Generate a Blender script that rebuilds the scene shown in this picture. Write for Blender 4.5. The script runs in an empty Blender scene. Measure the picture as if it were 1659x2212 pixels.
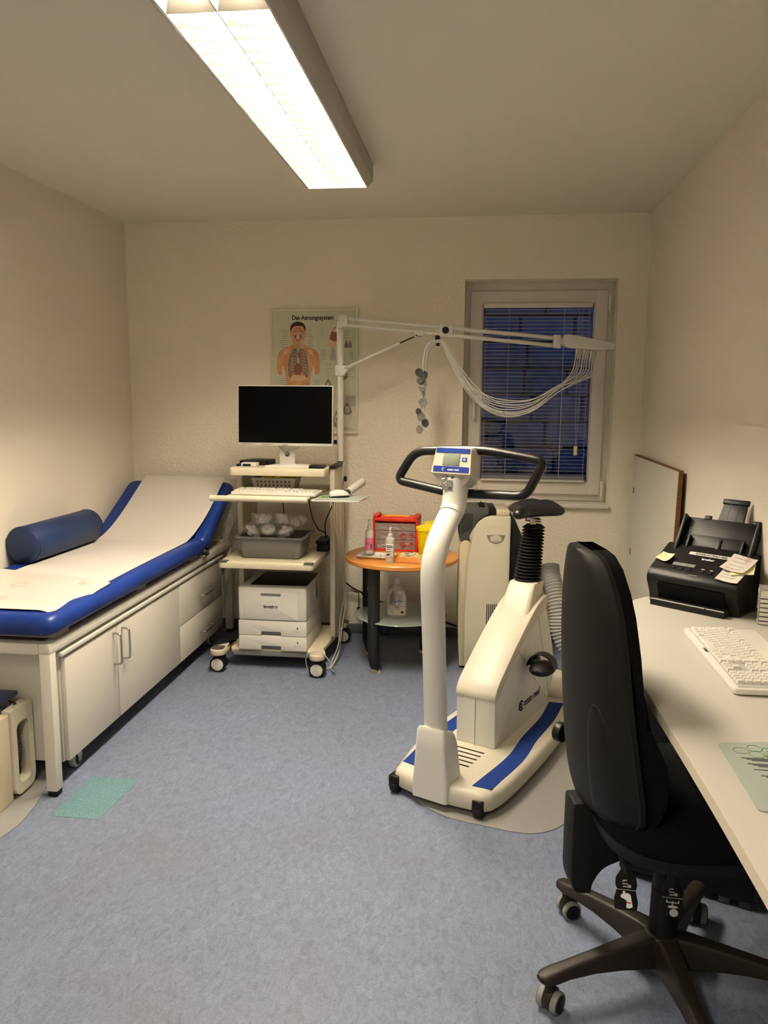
import bpy, bmesh, math, random
from mathutils import Vector, Matrix
PI = math.pi
random.seed(4)
S = bpy.context.scene
COL = S.collection

# ------------------------------------------------------------------ camera, world, lights, exposure
F_PX, YAW, PITCH, ROLL, CAM_H = 1693.2, .1208, .1462, .0068, 1.474
fw = Vector((-math.sin(YAW)*math.cos(PITCH), math.cos(YAW)*math.cos(PITCH), -math.sin(PITCH)))
rt = Vector((math.cos(YAW), math.sin(YAW), 0)); up = rt.cross(fw)
r2 = rt*math.cos(ROLL)+up*math.sin(ROLL); u2 = -rt*math.sin(ROLL)+up*math.cos(ROLL)
cd = bpy.data.cameras.new('camera'); cam = bpy.data.objects.new('camera', cd); COL.objects.link(cam)
cd.sensor_fit = 'HORIZONTAL'; cd.sensor_width = 36; cd.lens = 36*F_PX/1659; cd.clip_start = .05
cam.matrix_world = Matrix(((r2.x, u2.x, -fw.x, 0), (r2.y, u2.y, -fw.y, 0), (r2.z, u2.z, -fw.z, CAM_H), (0, 0, 0, 1)))
S.camera = cam
w = bpy.data.worlds.new('dusk'); S.world = w; w.use_nodes = True
w.node_tree.nodes['Background'].inputs[0].default_value = (.05, .12, .34, 1)
w.node_tree.nodes['Background'].inputs[1].default_value = .33
TUBE_STRENGTH = 105.0
LAMP_COL = (1.0, .86, .66)
ld = bpy.data.lights.new('rear_ceiling_light', 'AREA'); ld.shape = 'RECTANGLE'; ld.size = .24; ld.size_y = 1.5
ld.energy = 15; ld.color = LAMP_COL; ld.spread = math.radians(130)
lo = bpy.data.objects.new('rear_ceiling_light', ld); lo.location = (-.66, -.2, 2.38); COL.objects.link(lo)
S.view_settings.view_transform = 'Standard'; S.view_settings.look = 'None'
S.view_settings.gamma = 1; S.view_settings.use_curve_mapping = False
S.view_settings.exposure = 1.82
S.cycles.max_bounces = 8; S.cycles.diffuse_bounces = 5; S.cycles.glossy_bounces = 4; S.cycles.transmission_bounces = 8
S.cycles.transparent_max_bounces = 12; S.cycles.sample_clamp_indirect = 6; S.cycles.caustics_reflective = False; S.cycles.caustics_refractive = False
S.cycles.use_denoising = True; S.cycles.use_light_tree = True

# ------------------------------------------------------------------ materials
def mat(name, col, rough=.5, metal=0, bump=None, noise=None, trans=0, ior=1.45, alpha=1, emit=None, coat=0, spec=.5):
    m = bpy.data.materials.new(name); m.use_nodes = True
    nt = m.node_tree; b = nt.nodes['Principled BSDF']
    b.inputs['Base Color'].default_value = (*col, 1); b.inputs['Roughness'].default_value = rough
    b.inputs['Metallic'].default_value = metal; b.inputs['Transmission Weight'].default_value = trans
    b.inputs['IOR'].default_value = ior; b.inputs['Alpha'].default_value = alpha
    b.inputs['Coat Weight'].default_value = coat; b.inputs['Specular IOR Level'].default_value = spec
    if emit:
        b.inputs['Emission Color'].default_value = (*emit[0], 1); b.inputs['Emission Strength'].default_value = emit[1]
    tc = nt.nodes.new('ShaderNodeTexCoord')
    if noise:   # (scale, second colour, amount)
        n = nt.nodes.new('ShaderNodeTexNoise'); n.inputs['Scale'].default_value = noise[0]; n.inputs['Detail'].default_value = 5
        nt.links.new(tc.outputs['Object'], n.inputs['Vector'])
        mr = nt.nodes.new('ShaderNodeMapRange'); mr.inputs[1].default_value = .35; mr.inputs[2].default_value = .65; mr.inputs[4].default_value = noise[2]
        nt.links.new(n.outputs['Fac'], mr.inputs[0])
        mx = nt.nodes.new('ShaderNodeMix'); mx.data_type = 'RGBA'
        nt.links.new(mr.outputs[0], mx.inputs[0]); mx.inputs[6].default_value = (*col, 1); mx.inputs[7].default_value = (*noise[1], 1)
        nt.links.new(mx.outputs[2], b.inputs['Base Color'])
    if bump:    # (scale, strength, distance)
        n = nt.nodes.new('ShaderNodeTexNoise'); n.inputs['Scale'].default_value = bump[0]; n.inputs['Detail'].default_value = 3
        nt.links.new(tc.outputs['Object'], n.inputs['Vector'])
        bp = nt.nodes.new('ShaderNodeBump'); bp.inputs['Strength'].default_value = bump[1]; bp.inputs['Distance'].default_value = bump[2]
        nt.links.new(n.outputs['Fac'], bp.inputs['Height']); nt.links.new(bp.outputs[0], b.inputs['Normal'])
    return m

M = {}
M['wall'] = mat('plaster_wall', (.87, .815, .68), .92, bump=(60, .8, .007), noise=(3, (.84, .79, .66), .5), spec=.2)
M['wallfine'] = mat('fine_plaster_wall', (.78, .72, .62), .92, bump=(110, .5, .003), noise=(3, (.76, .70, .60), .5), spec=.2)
M['ceil'] = mat('ceiling_paint', (.76, .71, .61), .95, bump=(120, .2, .002), spec=.2)
M['white'] = mat('white_plastic', (.68, .66, .61), .35)
M['cream'] = mat('cream_powder_coat', (.68, .62, .46), .4)
M['offwhite'] = mat('off_white_laminate', (.62, .59, .52), .5, noise=(2, (.59, .56, .49), .6))
M['frame'] = mat('couch_frame_paint', (.66, .63, .55), .45)
M['win'] = mat('window_upvc', (.74, .70, .64), .35)
M['black'] = mat('black_plastic', (.005, .005, .0053), .42, spec=.28)
M['blackmatte'] = mat('black_matt', (.004, .004, .0045), .8, spec=.1)
M['rubber'] = mat('black_rubber', (.006, .006, .0064), .5, spec=.3)
M['screen'] = mat('dark_screen', (.001, .001, .001), .5, spec=.04)
M['blue'] = mat('blue_vinyl', (.006, .026, .17), .40, spec=.35, bump=(300, .08, .001))
M['navy'] = mat('navy_vinyl', (.011, .024, .078), .48, spec=.35, bump=(300, .08, .001))
M['bluefilm'] = mat('blue_grip_film', (.008, .028, .15), .7, bump=(600, .3, .001), spec=.12)
M['bluepanel'] = mat('blue_print', (.012, .03, .18), .4, spec=.25)
M['paper'] = mat('white_paper', (.62, .585, .54), .85, bump=(25, .12, .004), spec=.2)
M['steel'] = mat('brushed_steel', (.45, .43, .40), .3, metal=1)
M['dgrey'] = mat('dark_grey', (.06, .06, .06), .55)
M['grey'] = mat('mid_grey', (.20, .20, .195), .5)
M['lgrey'] = mat('light_grey', (.42, .42, .40), .45)
M['alu'] = mat('aluminium_profile', (.50, .46, .36), .45, metal=.3)
M['chair'] = mat('chair_fabric', (.004, .004, .0045), .95, bump=(400, .3, .001), spec=.1)
M['chairplastic'] = mat('chair_plastic', (.0065, .0062, .006), .6, bump=(500, .25, .001), spec=.22)
M['brownplastic'] = mat('chair_base_plastic', (.013, .010, .0075), .5, bump=(600, .3, .001), spec=.4)
M['desk'] = mat('desk_laminate', (.50, .485, .435), .42, bump=(500, .08, .0006))
M['deskedge'] = mat('desk_edge_band', (.60, .54, .43), .5)
M['wood'] = mat('beech_table_top', (.62, .26, .055), .32, noise=(6, (.55, .21, .04), .8))
M['yellow'] = mat('yellow_plastic', (.88, .66, .0), .35)
M['red'] = mat('red_plastic', (.62, .03, .015), .4)
M['chip'] = mat('chipboard_edge', (.20, .095, .03), .9, noise=(160, (.05, .02, .006), .9))
M['glass'] = mat('clear_glass', (.9, .95, 1), .02, trans=1, ior=1.45)
M['frost'] = mat('greenish_glass_shelf', (.55, .66, .62), .12, trans=.55, ior=1.3)
M['clear'] = mat('clear_plastic', (.72, .68, .64), .15, alpha=.22)
M['ink'] = mat('black_ink', (.01, .01, .012), .6)
M['greyink'] = mat('grey_ink', (.12, .12, .12), .7)
M['whiteink'] = mat('white_ink', (.85, .85, .85), .5)
M['deepblue'] = mat('blue_ink', (.02, .03, .2), .5)
M['lcd'] = mat('lcd_glass', (.20, .23, .18), .2)
M['tube'] = mat('lit_tube', (1, 1, 1), .5, emit=(LAMP_COL, TUBE_STRENGTH))
M['reflector'] = mat('reflector_white', (.80, .79, .77), .25); M['louvre'] = mat('louvre_metal', (.034, .031, .025), .4, spec=.2)
M['lampbody'] = mat('lamp_housing', (.42, .40, .36), .5)
M['ergo'] = mat('ergometer_plastic', (.56, .525, .43), .42)
M['ergogrey'] = mat('ergometer_grey_plastic', (.66, .66, .61), .42)
M['foam'] = mat('grip_foam', (.006, .006, .0065), .36, bump=(500, .15, .001), spec=.4)
M['acbody'] = mat('aged_ivory_plastic', (.58, .55, .43), .22)
M['acwarm'] = mat('aged_yellow_plastic', (.60, .53, .37), .25)
M['tub'] = mat('grey_tub_plastic', (.17, .17, .165), .35)
M['pink'] = mat('pink_print', (.80, .22, .36), .5)
M['orange'] = mat('orange_print', (.85, .33, .03), .4)
M['bag'] = mat('clear_foil', (.75, .73, .70), .12, alpha=.30, spec=.9)
M['deep'] = mat('device_navy', (.006, .012, .04), .4)
M['stone'] = mat('garden_stone', (.08, .11, .17), .95, bump=(20, .6, .02), noise=(7, (.20, .24, .32), .9))
M['mortar'] = mat('garden_mortar', (.03, .035, .05), .95)
M['padgreen'] = mat('mouse_pad_print', (.33, .37, .34), .6)
M['greenprint'] = mat('green_print', (.10, .24, .10), .6)
M['sticky'] = mat('yellow_note_paper', (.80, .74, .42), .8)
M['slat'] = mat('blind_slat', (.60, .60, .62), .4)

def floor_mat():
    m = bpy.data.materials.new('marbled_linoleum'); m.use_nodes = True; nt = m.node_tree; b = nt.nodes['Principled BSDF']
    tc = nt.nodes.new('ShaderNodeTexCoord')
    def noise(scale, det, dist, sc=(1, 1, 1)):
        mp = nt.nodes.new('ShaderNodeMapping'); mp.inputs['Scale'].default_value = sc
        nt.links.new(tc.outputs['Object'], mp.inputs[0])
        n = nt.nodes.new('ShaderNodeTexNoise'); n.inputs['Scale'].default_value = scale; n.inputs['Detail'].default_value = det
        n.inputs['Distortion'].default_value = dist; nt.links.new(mp.outputs[0], n.inputs['Vector']); return n
    def ramp(src, stops):
        r = nt.nodes.new('ShaderNodeValToRGB'); nt.links.new(src, r.inputs[0])
        while len(r.color_ramp.elements) < len(stops): r.color_ramp.elements.new(.5)
        for e, (p, c) in zip(r.color_ramp.elements, stops): e.position = p; e.color = (*c, 1)
        return r
    a = ramp(noise(46, 9, 1.2, (1, .55, 1)).outputs['Fac'], [(.30, (.115, .140, .206)), (.46, (.142, .174, .254)), (.56, (.154, .188, .277)), (.72, (.183, .220, .318))])
    d = ramp(noise(1.6, 3, .2).outputs['Fac'], [(.42, (1, 1, 1)), (.68, (.93, .84, .74))])
    x = nt.nodes.new('ShaderNodeMix'); x.data_type = 'RGBA'; x.blend_type = 'MULTIPLY'; x.inputs[0].default_value = .8
    nt.links.new(a.outputs[0], x.inputs[6]); nt.links.new(d.outputs[0], x.inputs[7])
    e = ramp(noise(170, 4, 0).outputs['Fac'], [(.35, (.78, .78, .8)), (.62, (1.12, 1.12, 1.1))])
    y = nt.nodes.new('ShaderNodeMix'); y.data_type = 'RGBA'; y.blend_type = 'MULTIPLY'; y.inputs[0].default_value = .7
    nt.links.new(x.outputs[2], y.inputs[6]); nt.links.new(e.outputs[0], y.inputs[7]); nt.links.new(y.outputs[2], b.inputs['Base Color'])
    b.inputs['Roughness'].default_value = .5; b.inputs['Specular IOR Level'].default_value = .35
    return m
M['floor'] = floor_mat()
M['patch'] = mat('teal_speckled_vinyl', (.065, .145, .175), .6, noise=(220, (.14, .26, .28), 1))
M['matplastic'] = mat('clear_chair_mat', (.235, .232, .222), .4, bump=(700, .5, .001))
M['baseb'] = mat('grey_skirting', (.085, .09, .095), .5)

# ------------------------------------------------------------------ mesh helpers
def new(): return bmesh.new()
def merge(bm, t, mi=0, X=None):
    if X is not None: bmesh.ops.transform(t, matrix=X, verts=t.verts)
    for f in t.faces: f.material_index = mi
    me = bpy.data.meshes.new('t'); t.to_mesh(me); t.free(); bm.from_mesh(me); bpy.data.meshes.remove(me)
    return bm
def bevel(t, d, seg=2, ang=30):
    if d <= 0: return
    es = [e for e in t.edges if len(e.link_faces) == 2 and e.calc_face_angle(0) > math.radians(ang)]
    bmesh.ops.bevel(t, geom=es, offset=d, segments=seg, profile=.5, affect='EDGES', clamp_overlap=True)
def box(bm, x0, x1, y0, y1, z0, z1, bev=0, mi=0, X=None, seg=2):
    t = new(); bmesh.ops.create_cube(t, size=1)
    for v in t.verts: v.co = Vector(((x0+x1)/2+v.co.x*(x1-x0), (y0+y1)/2+v.co.y*(y1-y0), (z0+z1)/2+v.co.z*(z1-z0)))
    bevel(t, bev, seg); return merge(bm, t, mi, X)
def prism(bm, pts, axis, lo, hi, bev=0, mi=0, X=None, seg=2, ang=30):
    t = new()
    def P(a, b, c): return {'x': (c, a, b), 'y': (a, c, b), 'z': (a, b, c)}[axis]
    A = [t.verts.new(P(a, b, lo)) for a, b in pts]; B = [t.verts.new(P(a, b, hi)) for a, b in pts]
    n = len(pts); t.faces.new(A); t.faces.new(B[::-1])
    for i in range(n): t.faces.new((A[i], B[i], B[(i+1) % n], A[(i+1) % n]))
    bmesh.ops.recalc_face_normals(t, faces=t.faces); bevel(t, bev, seg, ang); return merge(bm, t, mi, X)
def rpoly(pts, r, n=5):
    out = []; L = len(pts); rr = r if isinstance(r, (list, tuple)) else [r]*L
    for i, p in enumerate(pts):
        p = Vector(p); a = (Vector(pts[i-1])-p); b = (Vector(pts[(i+1) % L])-p); q = min(rr[i], a.length*.45, b.length*.45)
        if q <= 1e-5: out.append(tuple(p)); continue
        A = p+a.normalized()*q; B = p+b.normalized()*q
        for k in range(n+1):
            t = k/n; out.append(tuple(A*(1-t)**2+p*2*t*(1-t)+B*t*t))
    return out
def spline(pts, n=8, closed=False):
    P = [Vector(p) for p in pts]; out = []; L = len(P)
    for i in range(L if closed else L-1):
        p0 = P[(i-1) % L] if closed or i > 0 else P[0]*2-P[1]; p1 = P[i]; p2 = P[(i+1) % L]
        p3 = P[(i+2) % L] if closed or i+2 < L else P[-1]*2-P[-2]
        for k in range(n):
            t = k/n; out.append(.5*((2*p1)+(-p0+p2)*t+(2*p0-5*p1+4*p2-p3)*t*t+(-p0+3*p1-3*p2+p3)*t**3))
    if not closed: out.append(P[-1])
    return out
def loft(bm, rings, mi=0, cap=True, closed=False, X=None):
    t = new(); R = [[t.verts.new(p) for p in r] for r in rings]; n = len(rings[0])
    for a, b in list(zip(R, R[1:]))+([(R[-1], R[0])] if closed else []):
        for i in range(n): t.faces.new((a[i], a[(i+1) % n], b[(i+1) % n], b[i]))
    if cap and not closed: t.faces.new(R[0][::-1]); t.faces.new(R[-1])
    bmesh.ops.recalc_face_normals(t, faces=t.faces); return merge(bm, t, mi, X)
def tube(bm, pts, r, seg=10, mi=0, sm=0, closed=False, X=None, ry=None, upv=None):
    if isinstance(r, list) and sm: r = [q.x for q in spline([(v, 0, 0) for v in r], sm, closed)]
    if sm: pts = spline(pts, sm, closed)
    P = [Vector(p) for p in pts]; L = len(P); rings = []; nrm = None
    for i, p in enumerate(P):
        a = P[i-1] if (i > 0 or closed) else P[0]; b = P[(i+1) % L] if (i < L-1 or closed) else P[-1]
        t = (b-a).normalized()
        if nrm is None:
            nrm = Vector(upv) if upv else (Vector((0, 0, 1)) if abs(t.z) < .9 else Vector((1, 0, 0)))
        nrm = (nrm-t*nrm.dot(t)).normalized(); bi = t.cross(nrm)
        ra = r[i] if isinstance(r, list) else r; rb = ra if ry is None else ra*ry
        rings.append([p+nrm*math.cos(2*PI*k/seg)*ra+bi*math.sin(2*PI*k/seg)*rb for k in range(seg)])
    return loft(bm, rings, mi, True, closed, X)
def cyl(bm, p0, p1, r, rb=None, seg=24, mi=0, bev=0, X=None):
    p0 = Vector(p0); p1 = Vector(p1); t = new(); d = p1-p0
    bmesh.ops.create_cone(t, cap_ends=True, segments=seg, radius1=r, radius2=r if rb is None else rb, depth=d.length)
    bevel(t, bev, 2, 50)
    q = d.to_track_quat('Z', 'Y').to_matrix().to_4x4(); q.translation = (p0+p1)/2
    bmesh.ops.transform(t, matrix=q, verts=t.verts); return merge(bm, t, mi, X)
def lathe(bm, prof, c=(0, 0, 0), seg=32, mi=0, X=None, sx=1, sy=1):
    t = new(); R = []
    for r, z in prof:
        R.append([t.verts.new((c[0]+sx*max(r, 1e-4)*math.cos(2*PI*k/seg), c[1]+sy*max(r, 1e-4)*math.sin(2*PI*k/seg), c[2]+z)) for k in range(seg)])
    for a, b in zip(R, R[1:]):
        for i in range(seg): t.faces.new((a[i], a[(i+1) % seg], b[(i+1) % seg], b[i]))
    t.faces.new(R[0][::-1]); t.faces.new(R[-1])
    bmesh.ops.recalc_face_normals(t, faces=t.faces); return merge(bm, t, mi, X)
def ell(bm, c, r, mi=0, X=None, seg=20):
    t = new(); bmesh.ops.create_uvsphere(t, u_segments=seg, v_segments=max(8, seg//2), radius=1)
    for v in t.verts: v.co = Vector((c[0]+v.co.x*r[0], c[1]+v.co.y*r[1], c[2]+v.co.z*r[2]))
    return merge(bm, t, mi, X)
def sheet(bm, f, nu, nv, th=.001, mi=0):
    t = new(); G = [[t.verts.new(f(i/nu, j/nv)) for j in range(nv+1)] for i in range(nu+1)]
    for i in range(nu):
        for j in range(nv): t.faces.new((G[i][j], G[i+1][j], G[i+1][j+1], G[i][j+1]))
    bmesh.ops.recalc_face_normals(t, faces=t.faces)
    bmesh.ops.solidify(t, geom=t.faces[:], thickness=th); return merge(bm, t, mi)
def obj(name, bm, m, parent=None, label=None, ang=40, kind=None):
    me = bpy.data.meshes.new(name); bm.to_mesh(me); bm.free()
    for x in (m if isinstance(m, (list, tuple)) else [m]): me.materials.append(M[x])
    for p in me.polygons: p.use_smooth = True
    me.set_sharp_from_angle(angle=math.radians(ang))
    o = bpy.data.objects.new(name, me); COL.objects.link(o)
    if parent: o.parent = parent
    if label: o['label'] = label
    if kind: o['kind'] = kind
    return o
def tag(o, label, cat, group=None):
    o['label'] = label; o['category'] = cat
    if group: o['group'] = group
    return o
def thing(name, label, cat, loc=(0, 0, 0), rz=0, group=None):
    o = bpy.data.objects.new(name, None); o.empty_display_size = .05; COL.objects.link(o)
    o.location = loc; o.rotation_euler = (0, 0, rz); return tag(o, label, cat, group)
def struct(name, bm, m, parent=None):
    o = obj(name, bm, m, parent)
    if not parent: o['kind'] = 'structure'
    return o
def rebase(o, loc):   # put the origin of a world-built single mesh at its base
    o.data.transform(Matrix.Translation(-Vector(loc))); o.location = loc; return o
def frame(o, x, y):   # matrix from origin and two axes
    x = Vector(x).normalized(); y = Vector(y); z = x.cross(y).normalized(); y = z.cross(x)
    return Matrix(((x.x, y.x, z.x, o[0]), (x.y, y.y, z.y, o[1]), (x.z, y.z, z.z, o[2]), (0, 0, 0, 1)))
def text(s, size, X, m, parent, name='lettering', align='CENTER', bold=0, sx=1, th=.0004):
    c = bpy.data.curves.new('t', 'FONT'); c.body = s; c.size = size; c.align_x = align; c.extrude = th; c.offset = bold
    o = bpy.data.objects.new('t', c); COL.objects.link(o); dg = bpy.context.evaluated_depsgraph_get()
    me = bpy.data.meshes.new_from_object(o.evaluated_get(dg)); bpy.data.objects.remove(o); bpy.data.curves.remove(c)
    me.name = name; me.transform(X @ Matrix.Diagonal((sx, 1, 1, 1))); me.materials.clear(); me.materials.append(M[m])
    q = bpy.data.objects.new(name, me); COL.objects.link(q); q.parent = parent; return q
def copy_tree(o, parent=None):
    c = o.copy(); COL.objects.link(c); c.parent = parent
    for ch in list(o.children): copy_tree(ch, c)
    return c
# ------------------------------------------------------------------ the room
XL, XR, YB, YF, HC = -2.167, .923, 4.718, -1.6, 2.5
b = new(); box(b, XL-.2, XR+.2, YF-.2, YB+.45, -.1, 0); struct('floor', b, 'floor')
b = new(); box(b, XL-.2, XR+.2, YF-.2, YB+.45, HC, HC+.1); struct('ceiling', b, 'ceil')
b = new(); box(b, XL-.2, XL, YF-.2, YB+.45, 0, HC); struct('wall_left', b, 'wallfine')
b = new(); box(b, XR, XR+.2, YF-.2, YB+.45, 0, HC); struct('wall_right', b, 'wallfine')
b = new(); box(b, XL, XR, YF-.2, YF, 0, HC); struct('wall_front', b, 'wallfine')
WX0, WX1, WZ0, WZ1 = -.107, .762, .828, 2.148
b = new()
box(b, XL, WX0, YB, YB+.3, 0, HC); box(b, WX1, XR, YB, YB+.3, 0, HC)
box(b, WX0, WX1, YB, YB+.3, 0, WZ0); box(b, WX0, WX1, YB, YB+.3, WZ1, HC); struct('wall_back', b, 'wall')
b = new(); box(b, XL, XR, YB-.012, YB, 0, .062, .003); struct('baseboard_back', b, 'baseb')
b = new(); box(b, XL, XL+.012, YF, YB-.012, 0, .062, .003); struct('baseboard_left', b, 'baseb')
b = new(); box(b, XR-.012, XR, YF, YB-.012, 0, .062, .003); struct('baseboard_right', b, 'baseb')
b = new(); box(b, WX0-.0, WX1-.003, YB-.03, YB+.12, .829, .853, .003); struct('trim_1', b, 'win')

# window: fixed frame, sash, glass, handle, hinges
win = bpy.data.objects.new('window_1', None); COL.objects.link(win); win.location = (.33, YB+.12, .853); win['kind'] = 'structure'
def wobj(n, b, m, label=None):
    b.transform(Matrix.Translation((-.33, -YB-.12, -.853))); return obj(n, b, m, win, label)
def ring(b, x0, x1, z0, z1, wd, y0, y1, bev, wb=None):
    wb = wb or wd
    box(b, x0, x0+wd, y0, y1, z0, z1, bev); box(b, x1-wd, x1, y0, y1, z0, z1, bev)
    box(b, x0+wd*.9, x1-wd*.9, y0, y1, z1-wd, z1, bev); box(b, x0+wd*.9, x1-wd*.9, y0, y1, z0, z0+wb, bev)
b = new(); ring(b, WX0, WX1, .853, WZ1, .05, YB+.125, YB+.19, .002); wobj('window_frame', b, 'win')
b = new(); ring(b, -.074, .724, .895, 2.096, .074, YB+.10, YB+.165, .006)
ring(b, -.01, .66, .96, 2.03, .016, YB+.115, YB+.15, .002); wobj('window_sash', b, 'win')
b = new(); box(b, -.0, .65, YB+.135, YB+.145, .965, 2.03); wobj('window_pane', b, 'glass')
b = new(); box(b, -.056, -.028, YB+.088, YB+.10, 1.43, 1.50, .004); box(b, -.052, -.032, YB+.062, YB+.078, 1.345, 1.475, .006); cyl(b, (-.042, YB+.09, 1.465), (-.042, YB+.062, 1.465), .008)
wobj('window_handle', b, 'win')
for z in (2.02, .935):
    b = new(); cyl(b, (.732, YB+.09, z-.045), (.732, YB+.09, z+.045), .009, bev=.002); box(b, .726, .738, YB+.085, YB+.1, z-.06, z-.05)
    wobj('window_hinge', b, 'win')

# blind on the sash
bl = thing('window_blind', 'thin white venetian blind lowered inside the window sash', 'window blind', (.315, YB+.085, .97))
def bo(n, b, m, **k):
    b.transform(Matrix.Translation((-.315, -YB-.085, -.97))); return obj(n, b, m, bl, **k)
b = new(); box(b, .005, .632, YB+.072, YB+.098, 1.995, 2.022, .002); bo('head_rail', b, 'win')
b = new(); NS = 46
for i in range(NS):
    z = 1.015+i*(1.985-1.015)/(NS-1); X = Matrix.Translation((.318, YB+.086, z)) @ Matrix.Rotation(math.radians(-10), 4, 'X')
    box(b, -.306, .306, -.008, .008, -.0005, .0005, X=X)
for i in range(9): box(b, .012, .624, YB+.078, YB+.094, .985+i*.0028, .9858+i*.0028)
bo('slats', b, 'slat')
b = new(); box(b, .01, .626, YB+.077, YB+.095, .971, .984, .003); bo('bottom_rail', b, 'win')
b = new()
for x in (.155, .475):
    for y in (YB+.077, YB+.095): cyl(b, (x, y, .975), (x, y, 2.0), .0012, seg=6)
for x in (.02, .617): cyl(b, (x, YB+.086, .975), (x, YB+.086, 2.0), .0009, seg=6)
bo('ladder_cord', b, 'slat')
b = new()
for dx in (-.010, .010):
    zz = 1.19
    while zz < 2.0:
        t = (zz-1.19)/.81; ell(b, (.566+dx*(.3+.7*min(1, t*3)), YB+.055, zz), (.0019, .0019, .0023), seg=6); zz += .0062
bo('bead_chain', b, 'slat')
b = new(); tube(b, [(.566, YB+.055, 1.135), (.566, YB+.055, 1.19)], .011, ry=.5, seg=12); bo('chain_weight', b, 'sticky')

# outside: block retaining wall seen dimly through the blind
gw = new(); yb = YB+1.5
box(gw, -2.0, 2.6, yb, yb+.3, -.1, 2.55, mi=1)
for r in range(13):
    x = -2.0-(r % 2)*.2
    while x < 2.6:
        L = random.uniform(.30, .46); h = .185
        box(gw, x, x+L-.02, yb-.03-random.random()*.03, yb+.05, -.1+r*.2, -.1+r*.2+h, .02, 0); x += L
tag(obj('garden_wall', gw, ['stone', 'mortar']), 'dim bluish stone block wall outside behind the window blind', 'stone wall')
g2 = new(); box(g2, -2.2, 2.8, YB+.47, YB+1.5, -.3, -.1); o = obj('ground', g2, 'mortar'); o['kind'] = 'structure'

SEAM = [(-1.17, 1.2), (-1.127, 2.228), (-1.115, 2.824), (-1.105, 3.467), (-1.10, 4.6)]
# floor patch, seam lines and mats
b = new(); prism(b, [(-1.470, 2.424), (-1.294, 2.421), (-1.276, 2.712), (-1.474, 2.716)], 'z', 0.0, .0012)
tag(obj('floor_patch', b, 'patch'), 'teal speckled rectangular vinyl patch inlaid in the floor beside the couch leg', 'floor patch')
b = new()
for pts in (SEAM,):
    for (x0, y0), (x1, y1) in zip(pts, pts[1:]):
        prism(b, [(x0, y0), (x0+.0010, y0), (x1+.0010, y1), (x1, y1)], 'z', .0001, .0005)
M['seamc'] = mat('floor_seam', (.25, .26, .28), .5); o = obj('trim_2', b, 'seamc'); o['kind'] = 'structure'
def chair_mat(name, label, pts):
    b = new(); P = [(p.x, p.y) for p in spline([(x, y, 0) for x, y in pts], 8, True)]; prism(b, P, 'z', .0005, .003, .0006)
    return tag(obj(name, b, 'matplastic'), label, 'floor mat')
chair_mat('floor_mat', 'translucent grey floor protection mat with rounded edge under the exercise bike',
    [(-.215, 2.74), (-.10, 2.61), (.06, 2.555), (.20, 2.53), (.30, 2.58), (.36, 2.68), (.42, 2.85), (.46, 3.1), (.40, 3.4), (.1, 3.5), (-.15, 3.3), (-.23, 3.0)])
chair_mat('floor_mat', 'translucent grey floor mat under the couch end and the cream suction unit',
    [(-1.62, 2.75), (-1.60, 2.62), (-1.56, 2.45), (-1.56, 2.28), (-1.66, 2.0), (-1.85, 1.8), (-2.08, 1.8), (-2.12, 2.1), (-2.13, 2.7), (-1.9, 2.82)])

# ------------------------------------------------------------------ ceiling lamp
LX0, LX1, LY0, LY1 = -.795, -.53, 1.93, 3.64
lamp = thing('ceiling_lamp', 'long ceiling mounted fluorescent lamp with two lit tubes behind a louvre grid', 'ceiling lamp', (-.66, 2.8, HC))
def lobj(n, b, m, **k):
    b.transform(Matrix.Translation((.66, -2.8, -HC))); return obj(n, b, m, lamp, **k)
b = new()
for s, x in ((-1, LX0), (1, LX1)):
    xo = x+s*.028
    prism(b, [(x, 2.40), (x+s*.006, 2.398), (xo, 2.425), (xo, HC), (x, HC)], 'y', LY0, LY1, .001)
for y in (LY0-.008, LY1): prism(b, [(LX0-.028, HC), (LX0-.028, 2.425), (LX0, 2.398), (LX1, 2.398), (LX1+.028, 2.425), (LX1+.028, HC)], 'y', y, y+.008, .001)
box(b, LX0, LX1, LY0, LY1, 2.49, 2.499); lobj('housing', b, 'lampbody')
b = new(); mid = (LX0+LX1)/2
for a, c in ((LX0+.002, mid-.001), (mid+.001, LX1-.002)):
    w_ = c-a; prof = [(a, 2.402)]+[(a+w_*(.5-.5*math.cos(PI*k/8)), 2.402+.078*math.sin(PI*k/8)) for k in range(1, 8)]+[(c, 2.402)]
    outer = [(x, z+.006) for x, z in prof[::-1]]
    prism(b, prof+outer, 'y', LY0+.002, LY1-.002)
lobj('reflector', b, 'reflector')
b = new(); NB = 22
for i in range(1, NB):
    y = LY0+i*(LY1-LY0)/NB
    for a, c in ((LX0+.002, mid-.001), (mid+.001, LX1-.002)):
        box(b, a, c, y-.001, y+.001, 2.402, 2.441)
box(b, mid-.001, mid+.001, LY0, LY1, 2.400, 2.44); lobj('louvre', b, 'louvre')
for a in ((LX0+mid)/2, (LX1+mid)/2):
    b = new(); cyl(b, (a, LY0+.05, 2.461), (a, LY1-.05, 2.461), .012, seg=10); lobj('fluorescent_tube', b, 'tube')

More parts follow.
